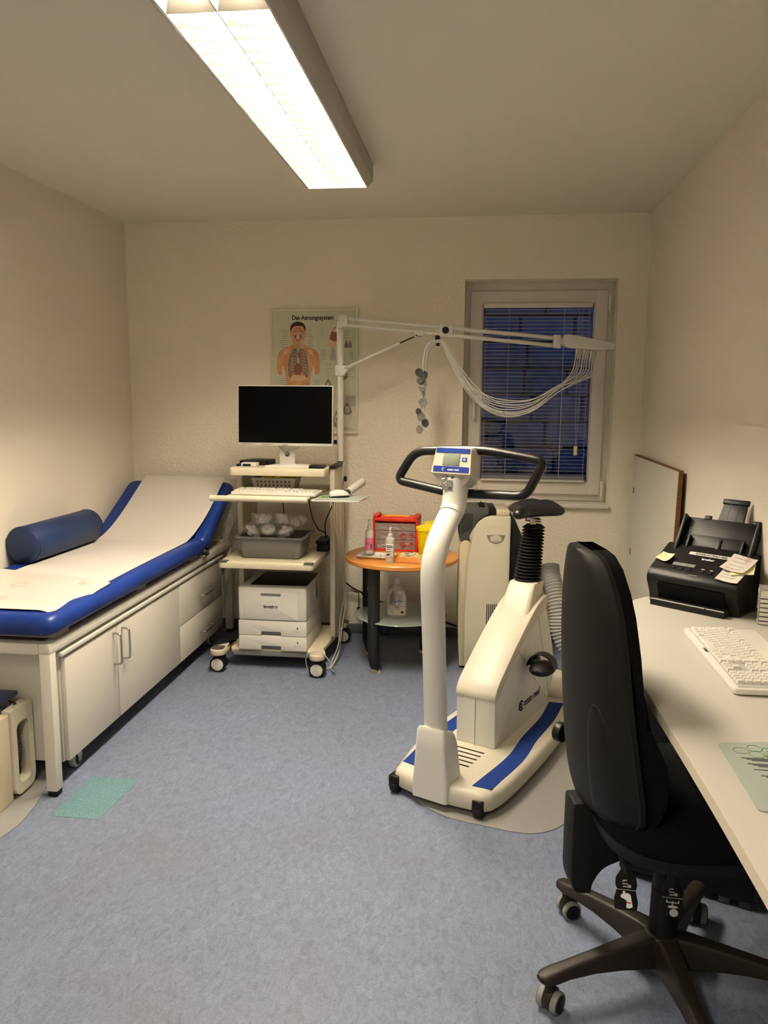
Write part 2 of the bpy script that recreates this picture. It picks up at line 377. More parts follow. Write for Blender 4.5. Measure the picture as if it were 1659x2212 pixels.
# ------------------------------------------------------------------ poster
px0, px1, pz0, pz1 = -1.266, -.733, 1.25, 1.987; py = YB-.012
ps = thing('anatomy_poster', 'framed anatomy poster of the respiratory system hanging on the back wall', 'poster', ((px0+px1)/2, YB, pz0))
def po(n, b, m, **k):
    b.transform(Matrix.Translation((-(px0+px1)/2, -YB, -pz0))); return obj(n, b, m, ps, **k)
M['posterpaper'] = mat('poster_paper', (.62, .64, .50), .35); M['posterframe'] = mat('poster_frame', (.78, .72, .55), .5)
M['skin'] = mat('print_skin', (.62, .26, .10), .5, noise=(14, (.70, .42, .22), .9)); M['hair'] = mat('print_hair', (.02, .015, .012), .5)
M['lung'] = mat('print_lung', (.17, .15, .13), .5, noise=(60, (.32, .26, .20), .9)); M['organ'] = mat('print_organ', (.30, .09, .07), .5)
M['pale'] = mat('print_pale', (.72, .50, .34), .5)
b = new(); box(b, px0, px1, py, YB-.001, pz0, pz1, 0); po('sheet', b, 'posterpaper')
b = new()
for a in ((px0, px0+.011, pz0, pz1), (px1-.011, px1, pz0, pz1), (px0+.011, px1-.011, pz0, pz0+.011), (px0+.011, px1-.011, pz1-.011, pz1)): box(b, a[0], a[1], py-.007, py, a[2], a[3], .003)
po('poster_frame', b, 'posterframe')
b = new(); LV = [0]
def pp(pts, mi, sm=True, dy=None):
    LV[0] += 1; P = [(p.x, p.z) for p in spline([(x, 0, z) for x, z in pts], 5, True)] if sm else pts
    d = .0004+LV[0]*.00004; prism(b, P, 'y', py-d, py, mi=mi)
cx, tz = -1.098, 1.905    # head centre column, head top
def sym(pts): return [(cx+x, z) for x, z in pts]+[(cx-x, z) for x, z in pts[::-1]]
# torso silhouette
pp(sym([(.02, 1.80), (.033, 1.785), (.055, 1.768), (.10, 1.752), (.125, 1.72), (.132, 1.66), (.128, 1.615), (.105, 1.60), (.095, 1.655), (.085, 1.63), (.072, 1.56), (.07, 1.50), (.04, 1.50)]), 0)
pp(sym([(.02, 1.898), (.038, 1.885), (.044, 1.86), (.041, 1.825), (.03, 1.795), (.012, 1.782)]), 0)
pp(sym([(.03, 1.83), (.032, 1.79), (.04, 1.772), (.01, 1.765)]), 0)
pp([(cx-.044, 1.853), (cx-.047, 1.875), (cx-.041, 1.894), (cx-.024, 1.909), (cx, 1.914), (cx+.024, 1.909), (cx+.041, 1.894), (cx+.047, 1.875), (cx+.044, 1.853), (cx+.040, 1.870), (cx+.028, 1.886), (cx+.005, 1.889), (cx-.022, 1.887), (cx-.038, 1.872)], 1)
for s in (-1, 1):
    pp([(cx+s*.046, 1.85), (cx+s*.050, 1.84), (cx+s*.044, 1.822)], 0)
    pp([(cx+s*.007, 1.847), (cx+s*.016, 1.851), (cx+s*.026, 1.847), (cx+s*.016, 1.843)], 6); pp([(cx+s*.014, 1.847), (cx+s*.018, 1.849), (cx+s*.018, 1.845)], 1)
    pp([(cx+s*.006, 1.857), (cx+s*.018, 1.861), (cx+s*.029, 1.855), (cx+s*.018, 1.858)], 1)
    pp([(cx+s*.010, 1.832), (cx+s*.022, 1.834), (cx+s*.022, 1.818), (cx+s*.012, 1.816)], 2)
    pp([(cx+s*.004, 1.872), (cx+s*.011, 1.876), (cx+s*.009, 1.864)], 2)
    pp([(cx+s*.008, 1.748), (cx+s*.03, 1.752), (cx+s*.05, 1.72), (cx+s*.062, 1.655), (cx+s*.06, 1.60), (cx+s*.052, 1.582), (cx+s*.03, 1.61), (cx+s*.010, 1.64)], 2)
    for k in range(7):
        z = 1.735-k*.018; pp([(cx+s*.012, z), (cx+s*.035, z+.004), (cx+s*(.045+.0025*k), z-.010), (cx+s*.034, z+.001)], 4)
    pp([(cx+s*.06, 1.752), (cx+s*.085, 1.742), (cx+s*.10, 1.70), (cx+s*.085, 1.715), (cx+s*.065, 1.735)], 4)
pp([(cx-.003, 1.845), (cx+.003, 1.845), (cx+.009, 1.815), (cx, 1.81), (cx-.009, 1.815)], 4)
pp([(cx-.014, 1.806), (cx, 1.809), (cx+.014, 1.806), (cx, 1.802)], 3)
pp([(cx-.007, 1.792), (cx+.007, 1.792), (cx+.008, 1.765), (cx+.005, 1.735), (cx-.005, 1.735), (cx-.008, 1.765)], 5)
pp([(cx-.012, 1.668), (cx+.014, 1.66), (cx+.024, 1.625), (cx+.005, 1.595), (cx-.02, 1.60), (cx-.024, 1.63)], 3)
pp([(cx-.05, 1.575), (cx-.02, 1.598), (cx+.03, 1.595), (cx+.052, 1.575), (cx+.02, 1.565), (cx-.02, 1.565)], 4)
pp([(cx-.002, 1.735), (cx+.009, 1.73), (cx+.011, 1.70), (cx+.003, 1.70)], 3)
# profile head, lung figures and small sections
pp([(-.895, 1.85), (-.875, 1.878), (-.845, 1.878), (-.832, 1.85), (-.84, 1.80), (-.862, 1.775), (-.885, 1.80), (-.905, 1.815)], 3)
pp([(-.888, 1.862), (-.868, 1.876), (-.848, 1.866), (-.858, 1.852), (-.878, 1.852)], 4)
pp([(-.93, 1.775), (-.87, 1.80), (-.85, 1.76), (-.88, 1.768)], 4)
for x, w2 in ((-.888, .020), (-.838, .018)): pp([(x-w2*.8, 1.70), (x, 1.768), (x+w2*.7, 1.74), (x+w2, 1.695), (x-w2*.2, 1.688)], 5)
for x in (-.806, -.783): pp([(x-.010, 1.765), (x, 1.805), (x+.009, 1.785), (x+.010, 1.763)], 2)
for (x, z, rx, rz) in ((-.915, 1.535, .028, .045), (-.82, 1.62, .022, .05), (-.80, 1.40, .028, .035), (-.865, 1.34, .02, .05)):
    pp([(x-rx, z-rz*.6), (x-rx*.6, z+rz*.3), (x, z+rz), (x+rx*.6, z+rz*.3), (x+rx, z-rz*.6), (x, z-rz)], 2)
    pp([(x-rx*.5, z-rz*.4), (x, z+rz*.5), (x+rx*.5, z-rz*.4)], 6); pp([(x-rx*.2, z-rz*.3), (x, z+rz*.2), (x+rx*.2, z-rz*.3)], 3)
po('printed_figures', b, ['skin', 'hair', 'lung', 'organ', 'pale', 'lgrey', 'posterpaper'])
b = new()
def lines(x0, x1, z, n, dz, var=.4, h=.0016):
    for k in range(n):
        q = (x1-x0)*random.uniform(0, var); box(b, x0+(q if x0 < cx else 0), x1-(0 if x0 < cx else q), py-.0006, py, z-k*dz, z-k*dz+h)
lines(-1.215, -1.16, 1.865, 9, .0125); lines(-1.04, -1.0, 1.865, 8, .0135); lines(-.965, -.93, 1.875, 4, .013)
lines(-.96, -.925, 1.745, 7, .009); lines(-.93, -.885, 1.665, 6, .0145); lines(-.82, -.77, 1.86, 4, .014)
lines(-.785, -.755, 1.735, 6, .0085); lines(-.80, -.755, 1.665, 6, .015); lines(-.81, -.745, 1.475, 13, .0052, .15, .0014)
lines(-1.215, -1.17, 1.578, 5, .012); lines(-1.0, -.955, 1.565, 5, .013); lines(-.79, -.76, 1.40, 6, .0125); lines(-.83, -.75, 1.285, 3, .006)
po('caption_lines', b, 'greyink')
text('Das Atmungssystem', .036, frame((-1.007-(px0+px1)/2, py-.0006-YB, 1.925-pz0), (1, 0, 0), (0, 0, 1)), 'ink', ps, 'title_lettering', bold=.0009, sx=.86)
# ------------------------------------------------------------------ examination couch
CX, CY = -1.83, 3.6
couch = thing('examination_couch', 'blue upholstered examination couch with raised head end on a white steel frame', 'examination couch', (CX, CY, 0))
def co(n, b, m, **k):
    b.transform(Matrix.Translation((-CX, -CY, 0))); return obj(n, b, m, couch, **k)
for x in (-1.5575, -2.145):
    for y in (2.545, 4.615):
        b = new(); box(b, x, x+.042, y, y+.042, .022, .552, .003); l = co('leg', b, 'frame')
        b = new(); box(b, x+.002, x+.040, y+.002, y+.040, 0, .022, .004); b.transform(Matrix.Translation((-CX, -CY, 0))); obj('foot_cap', b, 'rubber', l)
b = new()
for x in (-1.5575, -2.145): box(b, x, x+.042, 2.545, 4.657, .545, .586, .003)
for y in (2.545, 4.615): box(b, -2.103, -1.5575, y, y+.042, .545, .586, .003)
co('frame_rail', b, 'frame')
for y in (2.62, 3.32, 4.00): b = new(); box(b, -2.13, -1.535, y, y+.10, .586, .616); co('mattress_support', b, 'alu')
def cushion(b, x0, x1, y0, y1, z0, z1, r, X=None):
    # soft rounded slab: rounded outline swept with a rounded edge
    out = rpoly([(x0, y0), (x1, y0), (x1, y1), (x0, y1)], .05, 6); cx_, cy_ = (x0+x1)/2, (y0+y1)/2; rings = []
    hz = (z1-z0)/2; zm = (z0+z1)/2
    for k in range(-6, 7):
        a = k/6*PI/2; ins = r*(1-math.cos(a)); z = zm+hz*math.sin(a)
        ins2 = ins
        rings.append([(cx_+(x-cx_)*(1-ins2/abs(x1-cx_)), cy_+(y-cy_)*(1-ins2/abs(y1-cy_)), z) for x, y in out])
    return loft(b, rings, X=X)
b = new(); cushion(b, -2.15, -1.485, 2.525, 4.12, .614, .694, .03); co('mattress', b, 'blue')
HX = Matrix.Translation((0, 4.13, .645)) @ Matrix.Rotation(math.radians(28), 4, 'X')
b = new(); cushion(b, -2.15, -1.485, -.02, .575, -.028, .052, .028, X=HX); co('backrest', b, 'blue')
b = new(); cyl(b, (-1.60, 4.35, .60), (-1.60, 4.50, .80), .009); cyl(b, (-2.05, 4.35, .60), (-2.05, 4.50, .80), .009); box(b, -2.1, -1.55, 4.28, 4.31, .60, .62); co('backrest_strut', b, 'steel')
b = new(); tube(b, [(-1.495, 4.10, .625), (-1.495, 4.15, .60), (-1.53, 4.20, .585), (-1.545, 4.28, .60)], .010, sm=4); co('hinge_bracket', b, 'dgrey')

# long paper strip
prof = spline([(0, 2.64, .697), (0, 3.2, .697), (0, 3.85, .697), (0, 4.00, .706), (0, 4.14, .747), (0, 4.30, .818), (0, 4.585, .969), (0, 4.612, .975)], 8)
b = new()
def pf(u, v):
    i = u*(len(prof)-1); a = int(min(i, len(prof)-2)); t = i-a; p = prof[a].lerp(prof[a+1], t)
    x0, x1 = -2.045, -1.535-.012*math.sin(PI*min(1, max(0, (p.y-3.0)/1.3)))
    return Vector((x0+(x1-x0)*v, p.y, p.z+.0022*math.sin(p.y*23+v*5)*math.sin(v*PI)))
sheet(b, pf, 90, 12, .0012)
o = obj('paper_sheet', b, 'paper'); tag(o, 'long white paper strip covering the couch from seat to raised head end', 'couch paper'); rebase(o, (-1.79, 3.6, .695))
b = new()
def pf2(u, v):
    y = 2.585+u*(.43+.17*(1-v)); x = -2.12+(.612+.0*u)*v
    z = .7035+.004*math.sin(u*7+v*2)
    if v > .90: z -= ((v-.90)/.10)**1.5*.018*(1-.6*u)
    if u < .06: z -= (.06-u)/.06*.006
    if u > .9 and v > .8: z += .004*(u-.9)/.1
    return Vector((x, y, z))
sheet(b, pf2, 30, 30, .0012); M['paper2'] = mat('glossy_cover_paper', (.68, .61, .55), .35)
o = obj('paper_sheet', b, 'paper2'); tag(o, 'loose white sheet with faint red ring prints on the near end of the couch', 'paper sheet'); rebase(o, (-1.82, 2.85, .70))
M['redprint'] = mat('faint_red_print', (.72, .52, .44), .6)
for (x, y, r) in ((-1.80, 2.70, .035), (-1.86, 2.93, .03), (-1.60, 2.96, .015)):
    b = new(); tube(b, [(x+r*math.cos(k*PI/9), y+r*.8*math.sin(k*PI/9), .7048+.004*math.sin((y+r*.8*math.sin(k*PI/9)-2.585)/(.43+.17*(1-(x+2.12)/.612))*7+(x+2.12)/.612*2)) for k in range(18)], .0013, seg=5, closed=True)
    b.transform(Matrix.Translation((1.82, -2.85, -.699))); obj('ring_print', b, 'redprint', o)

b = new(); A = Vector((-2.078, 3.315, .784)); B_ = Vector((-2.060, 3.905, .784)); d = (B_-A).normalized(); R = .087
pr = [(-.001, .0), (R*.6, .0), (R*.93, .004), (R, .014), (R, .30), (R, .576), (R*.93, .586), (R*.6, .59), (0, .59)]
X = Matrix.Translation(A) @ d.to_track_quat('Z', 'Y').to_matrix().to_4x4(); lathe(b, pr, seg=48, X=X)
t = obj('bolster_cushion', b, 'navy', ang=60); tag(t, 'dark navy round bolster cushion lying on the couch against the left wall', 'bolster cushion'); rebase(t, (-2.07, 3.6, .697))
for s in (.012, .578):
    b = new(); tube(b, [X @ Vector((R*math.cos(k*PI/20), R*math.sin(k*PI/20), s)) for k in range(40)], .0018, seg=6, closed=True)
    b.transform(Matrix.Translation((2.07, -3.6, -.697))); obj('piping', b, 'navy', t)

# rolling cabinet under the couch
cab = thing('rolling_cabinet', 'long off white cabinet on castors standing under the couch', 'cabinet', (-1.80, 3.55, 0))
def ko(n, b, m, par=None, **k):
    b.transform(Matrix.Translation((1.80, -3.55, 0))); return obj(n, b, m, par or cab, **k)
b = new(); box(b, -2.10, -1.541, 2.645, 2.663, .09, .515, .001); box(b, -2.10, -1.541, 4.442, 4.46, .09, .515, .001)
box(b, -2.10, -1.541, 2.66, 4.445, .09, .108); box(b, -2.10, -2.085, 2.66, 4.445, .108, .515); box(b, -2.08, -1.545, 3.775, 3.793, .108, .5); box(b, -2.08, -1.545, 3.08, 3.095, .108, .5)
ko('body', b, 'offwhite')
b = new(); box(b, -2.11, -1.514, 2.625, 4.47, .513, .528, .0015); ko('worktop', b, 'offwhite')
def handle(pts, par): b = new(); tube(b, pts, .0048, 10, sm=5); return ko('handle', b, 'steel', par)
b = new(); box(b, -1.541, -1.522, 2.655, 3.078, .092, .502, .0015); d1 = ko('door', b, 'offwhite')
handle([(-1.522, 3.045, .475), (-1.495, 3.045, .472), (-1.488, 3.045, .455), (-1.488, 3.045, .36), (-1.495, 3.045, .343), (-1.522, 3.045, .34)], d1)
b = new(); box(b, -1.541, -1.522, 3.084, 3.782, .092, .502, .0015); d2 = ko('door', b, 'offwhite')
handle([(-1.522, 3.125, .475), (-1.495, 3.125, .472), (-1.488, 3.125, .455), (-1.488, 3.125, .36), (-1.495, 3.125, .343), (-1.522, 3.125, .34)], d2)
for z0, z1 in ((.286, .502), (.092, .281)):
    b = new(); box(b, -1.541, -1.522, 3.787, 4.458, z0, z1, .0015); dr = ko('drawer', b, 'offwhite'); zc = (z0+z1)/2-.015
    handle([(-1.522, 4.075, zc), (-1.498, 4.075, zc), (-1.49, 4.09, zc), (-1.49, 4.215, zc), (-1.498, 4.23, zc), (-1.522, 4.23, zc)], dr)
def castor(x, y, par, fn, r=.036, zt=.09, m='dgrey'):
    b = new(); box(b, x-.028, x+.028, y-.03, y+.03, zt-.004, zt)
    for s in (-1, 1): prism(b, [(y-.02, zt-.004), (y+.024, zt-.004), (y+.006, r-.01), (y-.008, r-.01)], 'x', x+s*.017-.0012, x+s*.017+.0012)
    c = fn('castor', b, 'steel', par)
    b = new(); cyl(b, (x-.012, y, r), (x+.012, y, r), r, seg=28, bev=.005); fn('wheel', b, 'lgrey', c)
    b = new(); cyl(b, (x-.013, y, r), (x+.013, y, r), r*.72, seg=24); cyl(b, (x-.02, y, r), (x+.02, y, r), .006, mi=1); b2 = fn('wheel_hub', b, ['black', 'steel'], c)
    b = new(); box(b, x-.01, x+.014, y+.02, y+.055, zt-.02, zt-.014, .001, X=None); fn('brake_lever', b, 'steel', c); return c
castor(-1.575, 2.79, None, ko); castor(-1.575, 4.36, None, ko); castor(-2.04, 2.79, None, ko); castor(-2.04, 4.36, None, ko)

# suction unit, bottom left
su = thing('suction_unit', 'aged cream suction unit with coiled black hose at the near end of the couch', 'medical device', (-1.782, 2.50, 0), math.radians(1))
def so(n, b, m, **k):
    b.transform(Matrix.Translation((1.80, -2.50, 0))); return obj(n, b, m, su, **k)
b = new()
prism(b, rpoly([(2.405, .004), (2.495, .004), (2.495, .335), (2.405, .335)], .006), 'x', -2.02, -1.675, .004)
for k in range(9): box(b, -2.0, -1.685, 2.403, 2.406, .06+k*.028, .0615+k*.028, mi=1)
so('body', b, ['acwarm', 'grey'])
b = new(); o_ = rpoly([(2.497, .015), (2.630, .015), (2.630, .345), (2.497, .345)], [.04, .05, .02, .005], 8); i_ = rpoly([(2.522, .055), (2.600, .050), (2.600, .285), (2.522, .285)], [.03, .03, .03, .03], 8)
t_ = new(); n_ = len(o_)
for xx, flip in ((-1.675, 0), (-1.70, 1)):
    pass
t_.free()
for k in range(n_):
    a0, a1 = o_[k], o_[(k+1) % n_]; c0, c1 = i_[k % len(i_)], i_[(k+1) % len(i_)]
    t_ = new(); vs = [t_.verts.new((x, y, z)) for x in (-1.665, -1.705) for (y, z) in (a0, a1, c1, c0)]
    t_.faces.new(vs[:4]); t_.faces.new(vs[4:][::-1])
    for q in range(4): t_.faces.new((vs[q], vs[4+q], vs[4+(q+1) % 4], vs[(q+1) % 4]))
    bmesh.ops.recalc_face_normals(t_, faces=t_.faces); merge(b, t_)
box(b, -2.02, -1.705, 2.497, 2.625, .02, .03, 0); box(b, -2.02, -1.95, 2.497, 2.625, .03, .345, .004)
so('side_frame', b, 'acbody')
b = new(); box(b, -1.93, -1.73, 2.50, 2.62, .03, .30); so('inner_core', b, 'black')
b = new(); pts = [(-1.69+.0*k, 2.55, 0) for k in range(1)]; hel = []
for k in range(260):
    a = k/259; z = .33-a*.22; c = Vector((-1.715+.045*math.sin(a*2.2)-.01, 2.552-.012*a, z)); th = k*.75
    hel.append(c+Vector((.012*math.cos(th), .012*math.sin(th), 0)))
hel = [Vector((-1.78, 2.52, .36)), Vector((-1.73, 2.55, .37)), Vector((-1.685, 2.56, .35))]+hel
tube(b, hel, .0042, 6); tube(b, [(-1.72, 2.552, .11), (-1.70, 2.55, .08), (-1.70, 2.545, .06), (-1.74, 2.54, .065)], .012, 8, sm=5); so('coiled_hose', b, 'rubber')
b = new(); tube(b, [(-1.97, 2.45, .352), (-1.75, 2.45, .352), (-1.71, 2.50, .358)], .014, 12, ry=1.6); box(b, -2.05, -1.685, 2.46, 2.58, .375, .395, .006); so('probe_holder', b, 'deep')
b = new()
for k in range(3): tube(b, [(-2.0, 2.47, .362+k*.005), (-1.80, 2.455+k*.006, .363+k*.005), (-1.735, 2.50, .364+k*.004), (-1.78, 2.56, .364+k*.004), (-2.0, 2.57, .366+k*.003)], .0035, 6, sm=5)
so('cable_loops', b, 'lgrey')

# ------------------------------------------------------------------ equipment cart
KX, KY = -1.08, 4.2
cart = thing('equipment_cart', 'cream powder coated medical cart with shelves on four castors', 'medical cart', (KX, KY, 0))
def ca(n, b, m, par=None, **k):
    b.transform(Matrix.Translation((-KX, -KY, 0))); return obj(n, b, m, par or cart, **k)
M['foot'] = mat('foot_cap_beige', (.60, .52, .40), .5)
for x0 in (-1.335, -.812):
    b = new(); x1 = x0+.032
    box(b, x0, x1, 4.20, 4.228, .13, 1.085, .008); box(b, x0+.004, x1-.004, 4.225, 4.50, .13, 1.08, .002)
    for y in (4.26, 4.29, 4.36, 4.40, 4.47): box(b, x0+.001, x1-.001, y, y+.008, .13, 1.08, .001)
    ca('post', b, 'alu')
for x in (-.812, -1.335): b = new(); box(b, x, x+.033, 4.19, 4.51, 1.083, 1.10, .006); ca('post_cap', b, 'black')
def shelf(n, x0, x1, y0, y1, zt, h, r, caps=False):
    b = new(); prism(b, rpoly([(x0, y0), (x1, y0), (x1, y1), (x0, y1)], [r, r, .005, .005], 6), 'z', zt-h, zt, .006)
    prism(b, rpoly([(x0+.02, y0+.02), (x1-.02, y0+.02), (x1-.02, y1-.02), (x0+.02, y1-.02)], .01, 4), 'z', zt-.001, zt+.0006, 0, mi=1)
    s = ca(n, b, ['cream', 'cream'])
    if caps:
        for x in (x0, x1-.05):
            b = new(); prism(b, rpoly([(x, y0-.001), (x+.05, y0-.001), (x+.05, y0+.04), (x, y0+.04)], [r if x == x0 else .003, r if x != x0 else .003, .004, .004], 5), 'z', zt-.004, zt+.003, .001); ca('corner_cap', b, 'dgrey', s)
    return s
shelf('shelf', -1.345, -.815, 4.085, 4.46, 1.088, .040, .03)
shelf('shelf', -1.355, -.845, 3.91, 4.40, .608, .034, .025, True)
b = new(); prism(b, [(-1.32, 4.005), (-.845, 4.005), (-.825, 4.03), (-.785, 4.50), (-1.345, 4.50), (-1.335, 4.03)], 'z', .086, .110, .003); ca('base_shelf', b, 'cream')
b = new(); box(b, -1.31, -.86, 3.998, 4.02, .072, .100, .003); ca('base_trim', b, 'grey')
wheels = [(-1.372, 3.94), (-.826, 3.925), (-1.36, 4.53), (-.79, 4.53)]
for i, (x, y) in enumerate(wheels):
    s = -1 if x < -1 else 1; b = new()
    if i < 2:
        prism(b, [(p.x, p.y) for p in spline([(x-.036, y-.03, 0), (x, y-.055, 0), (x+.036, y-.035, 0), (x+.042, y+.01, 0), (x+.03-s*.01, y+.07, 0), (x-s*.02, y+.13, 0), (x-s*.055, y+.13, 0), (x-.035-s*.01, y+.04, 0)], 5, True)], 'z', .098, .128, .006)
    else: box(b, x-.025, x+.025, y-.05, y+.03, .10, .128, .006)
    ft = ca('foot', b, 'foot')
    b = new(); prism(b, rpoly([(x-.032, y-.035), (x+.032, y-.035), (x+.032, y+.03), (x-.032, y+.03)], .02, 5), 'z', .128, .1315, .001); ca('foot_pad', b, 'dgrey' if i != 1 else 'foot', ft)
    b = new(); cyl(b, (x, y, .07), (x, y, .10), .012); box(b, x-.03, x+.03, y-.01, y+.035, .06, .085, .008)
    cs = ca('castor', b, 'black')
    for q in (-1, 1):
        yy = y+q*.017
        b = new(); cyl(b, (x, yy-.013, .043), (x, yy+.013, .043), .043, seg=32, bev=.005); ca('wheel', b, 'rubber', cs)
    b = new(); cyl(b, (x, y-.034, .043), (x, y-.0295, .043), .033, seg=28, bev=.002); ca('wheel_cap', b, 'white', cs)
b = new(); prism(b, rpoly([(-1.315, 3.90), (-.87, 3.90), (-.835, 4.45), (-1.29, 4.45)], .02, 4), 'z', .945, .957, .003); tr = ca('keyboard_tray', b, 'cream')
b = new(); cyl(b, (-1.376, 3.875, .950), (-.862, 3.875, .950), .0155, seg=20, bev=.004); ca('tray_handle', b, 'cream', tr)
for x in (-1.376, -.895):
    b = new(); cyl(b, (x+.001, 3.875, .950), (x+.032, 3.875, .950), .0163, seg=20, bev=.004)
    ca('handle_end', b, 'cream', tr)
b = new(); prism(b, rpoly([(-.855, 3.90), (-.60, 3.90), (-.58, 4.10), (-.83, 4.12)], .015, 4), 'z', .940, .948, .002); mt = ca('mouse_tray', b, 'white')
b = new(); tube(b, [(-.80, 4.2, .93), (-.76, 4.08, .925), (-.70, 4.02, .938)], .008, 8, sm=4); ca('tray_arm', b, 'cream', mt)

# boom arm with mast
arm = thing('electrode_arm', 'white jointed boom arm on a tall mast clamped to the cart', 'boom arm', (-.80, 4.49, .98))
def ao(n, b, m, par=None, **k):
    b.transform(Matrix.Translation((.80, -4.49, -.98))); return obj(n, b, m, par or arm, **k)
AY = 4.47
b = new(); box(b, -.822, -.778, AY-.022, AY+.028, .985, 1.10, .006); ao('mast_socket', b, 'white')
b = new(); box(b, -.778, -.762, AY-.01, AY+.015, .985, 1.015, .004); box(b, -.838, -.812, AY-.01, AY+.02, 1.20, 1.225, .006); ao('clamp_knob', b, 'black')
b = new(); cyl(b, (-.80, AY, 1.09), (-.80, AY, 1.86), .0195, seg=24); cyl(b, (-.80, AY, 1.099), (-.80, AY, 1.103), .0202, mi=1); ao('mast', b, ['white', 'black'])
b = new(); prism(b, rpoly([(-.822, 1.835), (-.80, 1.825), (-.785, 1.86), (-.755, 1.862), (-.752, 1.925), (-.80, 1.930)], .006), 'y', AY-.024, AY+.024, .003); cyl(b, (-.80, AY-.026, 1.85), (-.80, AY-.02, 1.85), .006, mi=1); ao('mast_head', b, ['white', 'steel'])
b = new(); prism(b, rpoly([(-.824, 1.59), (-.778, 1.59), (-.755, 1.62), (-.758, 1.64), (-.775, 1.648), (-.824, 1.648)], .005), 'y', AY-.024, AY+.024, .003); cyl(b, (-.766, AY-.027, 1.632), (-.766, AY-.02, 1.632), .006, mi=1); ao('mast_collar', b, ['white', 'steel'])
b = new(); cyl(b, (-.765, AY, 1.907), (.405, AY-.0, 1.797), .011, seg=16); ao('arm_tube', b, 'white')
b = new(); cyl(b, (-.765, AY, 1.872), (.405, AY, 1.756), .011, seg=16); ao('arm_tube', b, 'white')
b = new(); prism(b, rpoly([(-.235, 1.872), (-.165, 1.865), (-.165, 1.80), (-.238, 1.807)], .004), 'y', AY-.02, AY+.02, .003); br = ao('joint_bracket', b, 'white')
b = new(); cyl(b, (-.204, AY-.034, 1.840), (-.204, AY-.018, 1.840), .019, bev=.004); ao('clamp_knob', b, 'black', br)
b = new(); cyl(b, (-.768, AY, 1.632), (-.46, AY-.0, 1.772), .009, seg=14); cyl(b, (-.46, AY, 1.772), (-.375, AY, 1.808), .004, seg=8, mi=1); ao('gas_strut', b, ['white', 'black'])
b = new(); prism(b, rpoly([(-.375, 1.84), (-.325, 1.836), (-.325, 1.815), (-.36, 1.80), (-.382, 1.808)], .004), 'y', AY-.016, AY+.016, .003); cyl(b, (-.365, AY-.02, 1.812), (-.365, AY, 1.812), .005, mi=1); tube(b, [(-.36, AY-.015, 1.81), (-.335, AY-.015, 1.805)], .002, 6, mi=1); ao('strut_clamp', b, ['white', 'dgrey'])
b = new(); prism(b, rpoly([(-.262, 1.812), (-.236, 1.812), (-.232, 1.775), (-.25, 1.77), (-.262, 1.79)], .003), 'y', AY-.018, AY+.018, .002); box(b, -.256, -.236, AY-.02, AY+.01, 1.755, 1.785, .003); ao('cable_hook', b, 'black')
b = new(); prism(b, rpoly([(.385, 1.815), (.425, 1.812), (.425, 1.74), (.385, 1.745)], .005), 'y', AY-.022, AY+.022, .004); cyl(b, (.42, AY, 1.782), (.445, AY, 1.779), .024, seg=20, bev=.004); ao('wrist_joint', b, 'ergogrey')
b = new()
prism(b, rpoly([(.44, 1.815), (.50, 1.812), (.715, 1.765), (.712, 1.752), (.705, 1.735), (.62, 1.730), (.46, 1.745), (.435, 1.765)], [.01, .01, .003, .003, .006, .01, .02, .02], 5), 'y', AY-.035, AY+.035, .010)
ao('connector_head', b, 'ergogrey')
# ten lead wires hanging in bundles
rr = random.Random(7)
ends = [(-.335, 1.62), (-.315, 1.55), (-.332, 1.57), (-.315, 1.53), (-.330, 1.40), (-.322, 1.37), (-.31, 1.335), (-.326, 1.30), (-.31, 1.60), (-.318, 1.45)]
NW = 10
for i in range(NW):
    x0 = .515+.0135*i*.95; y0 = AY-.02+.012*(i % 3); zt = 1.738-.0015*i
    sag = 1.36+rr.uniform(-.0, .045); mx = .12+rr.uniform(-.06, .06)
    b = new(); cyl(b, (x0, y0, zt), (x0-.008, y0, zt-.055), .008, .004, seg=10); pl = ao('plug', b, 'white')
    ye = AY-.028+rr.uniform(-.012, .012); ex, ez = ends[i]; ex += rr.uniform(-.003, .003); sp = (i-4.5)/4.5; qq = [.0, .45, .15, .9, .3, .6, .05, .75, .22, 1.0][i]
    P = [(x0-.008, y0, zt-.05), (x0-.028, y0-.004, zt-.13), (.41+.020*sp, y0-.008, 1.50+.035*qq), (.28+.012*sp, ye-.01, 1.398+.07*qq), (.15+rr.uniform(-.02, .02), ye-.012, 1.366+.09*qq), (.035, ye-.012, 1.402+.08*qq), (-.055+.010*sp, ye-.01, 1.488+.06*qq),
         (-.115+.016*sp, ye-.008, 1.585+.03*qq), (-.170+.014*sp, ye-.008, 1.685+.010*qq), (-.215+.005*sp, ye-.006, 1.768+.006*sp), (-.25, ye-.004, 1.779+.006*sp), (-.285-.008*sp, ye-.004, 1.760+.009*sp), (-.314-.012*sp, ye-.004, 1.69), (-.318+.012*((i*3) % 5-2)/2, ye-.004, (1.66+ez)/2), (ex, ye-.004, ez)]
    b = new(); tube(b, P, .0029, 6, sm=7); wi = ao('lead_wire', b, 'white')
    c = Vector((ex-.004, ye-.012, ez-.008)); ax = Vector((rr.uniform(-1, 1), -1.0, rr.uniform(-.4, .4))).normalized()
    X = Matrix.Translation(c) @ ax.to_track_quat('Z', 'Y').to_matrix().to_4x4()
    b = new(); lathe(b, [(0, 0), (.007, 0), (.010, .005), (.021, .010), (.024, .013), (.023, .015), (.005, .011), (0, .011)], X=X, seg=20, mi=0); ell(b, (0, 0, -.008), (.009, .009, .009), X=X, mi=1, seg=12)
    ao('suction_electrode', b, ['grey', 'lgrey'] if i % 2 else ['dgrey', 'lgrey'], wi)
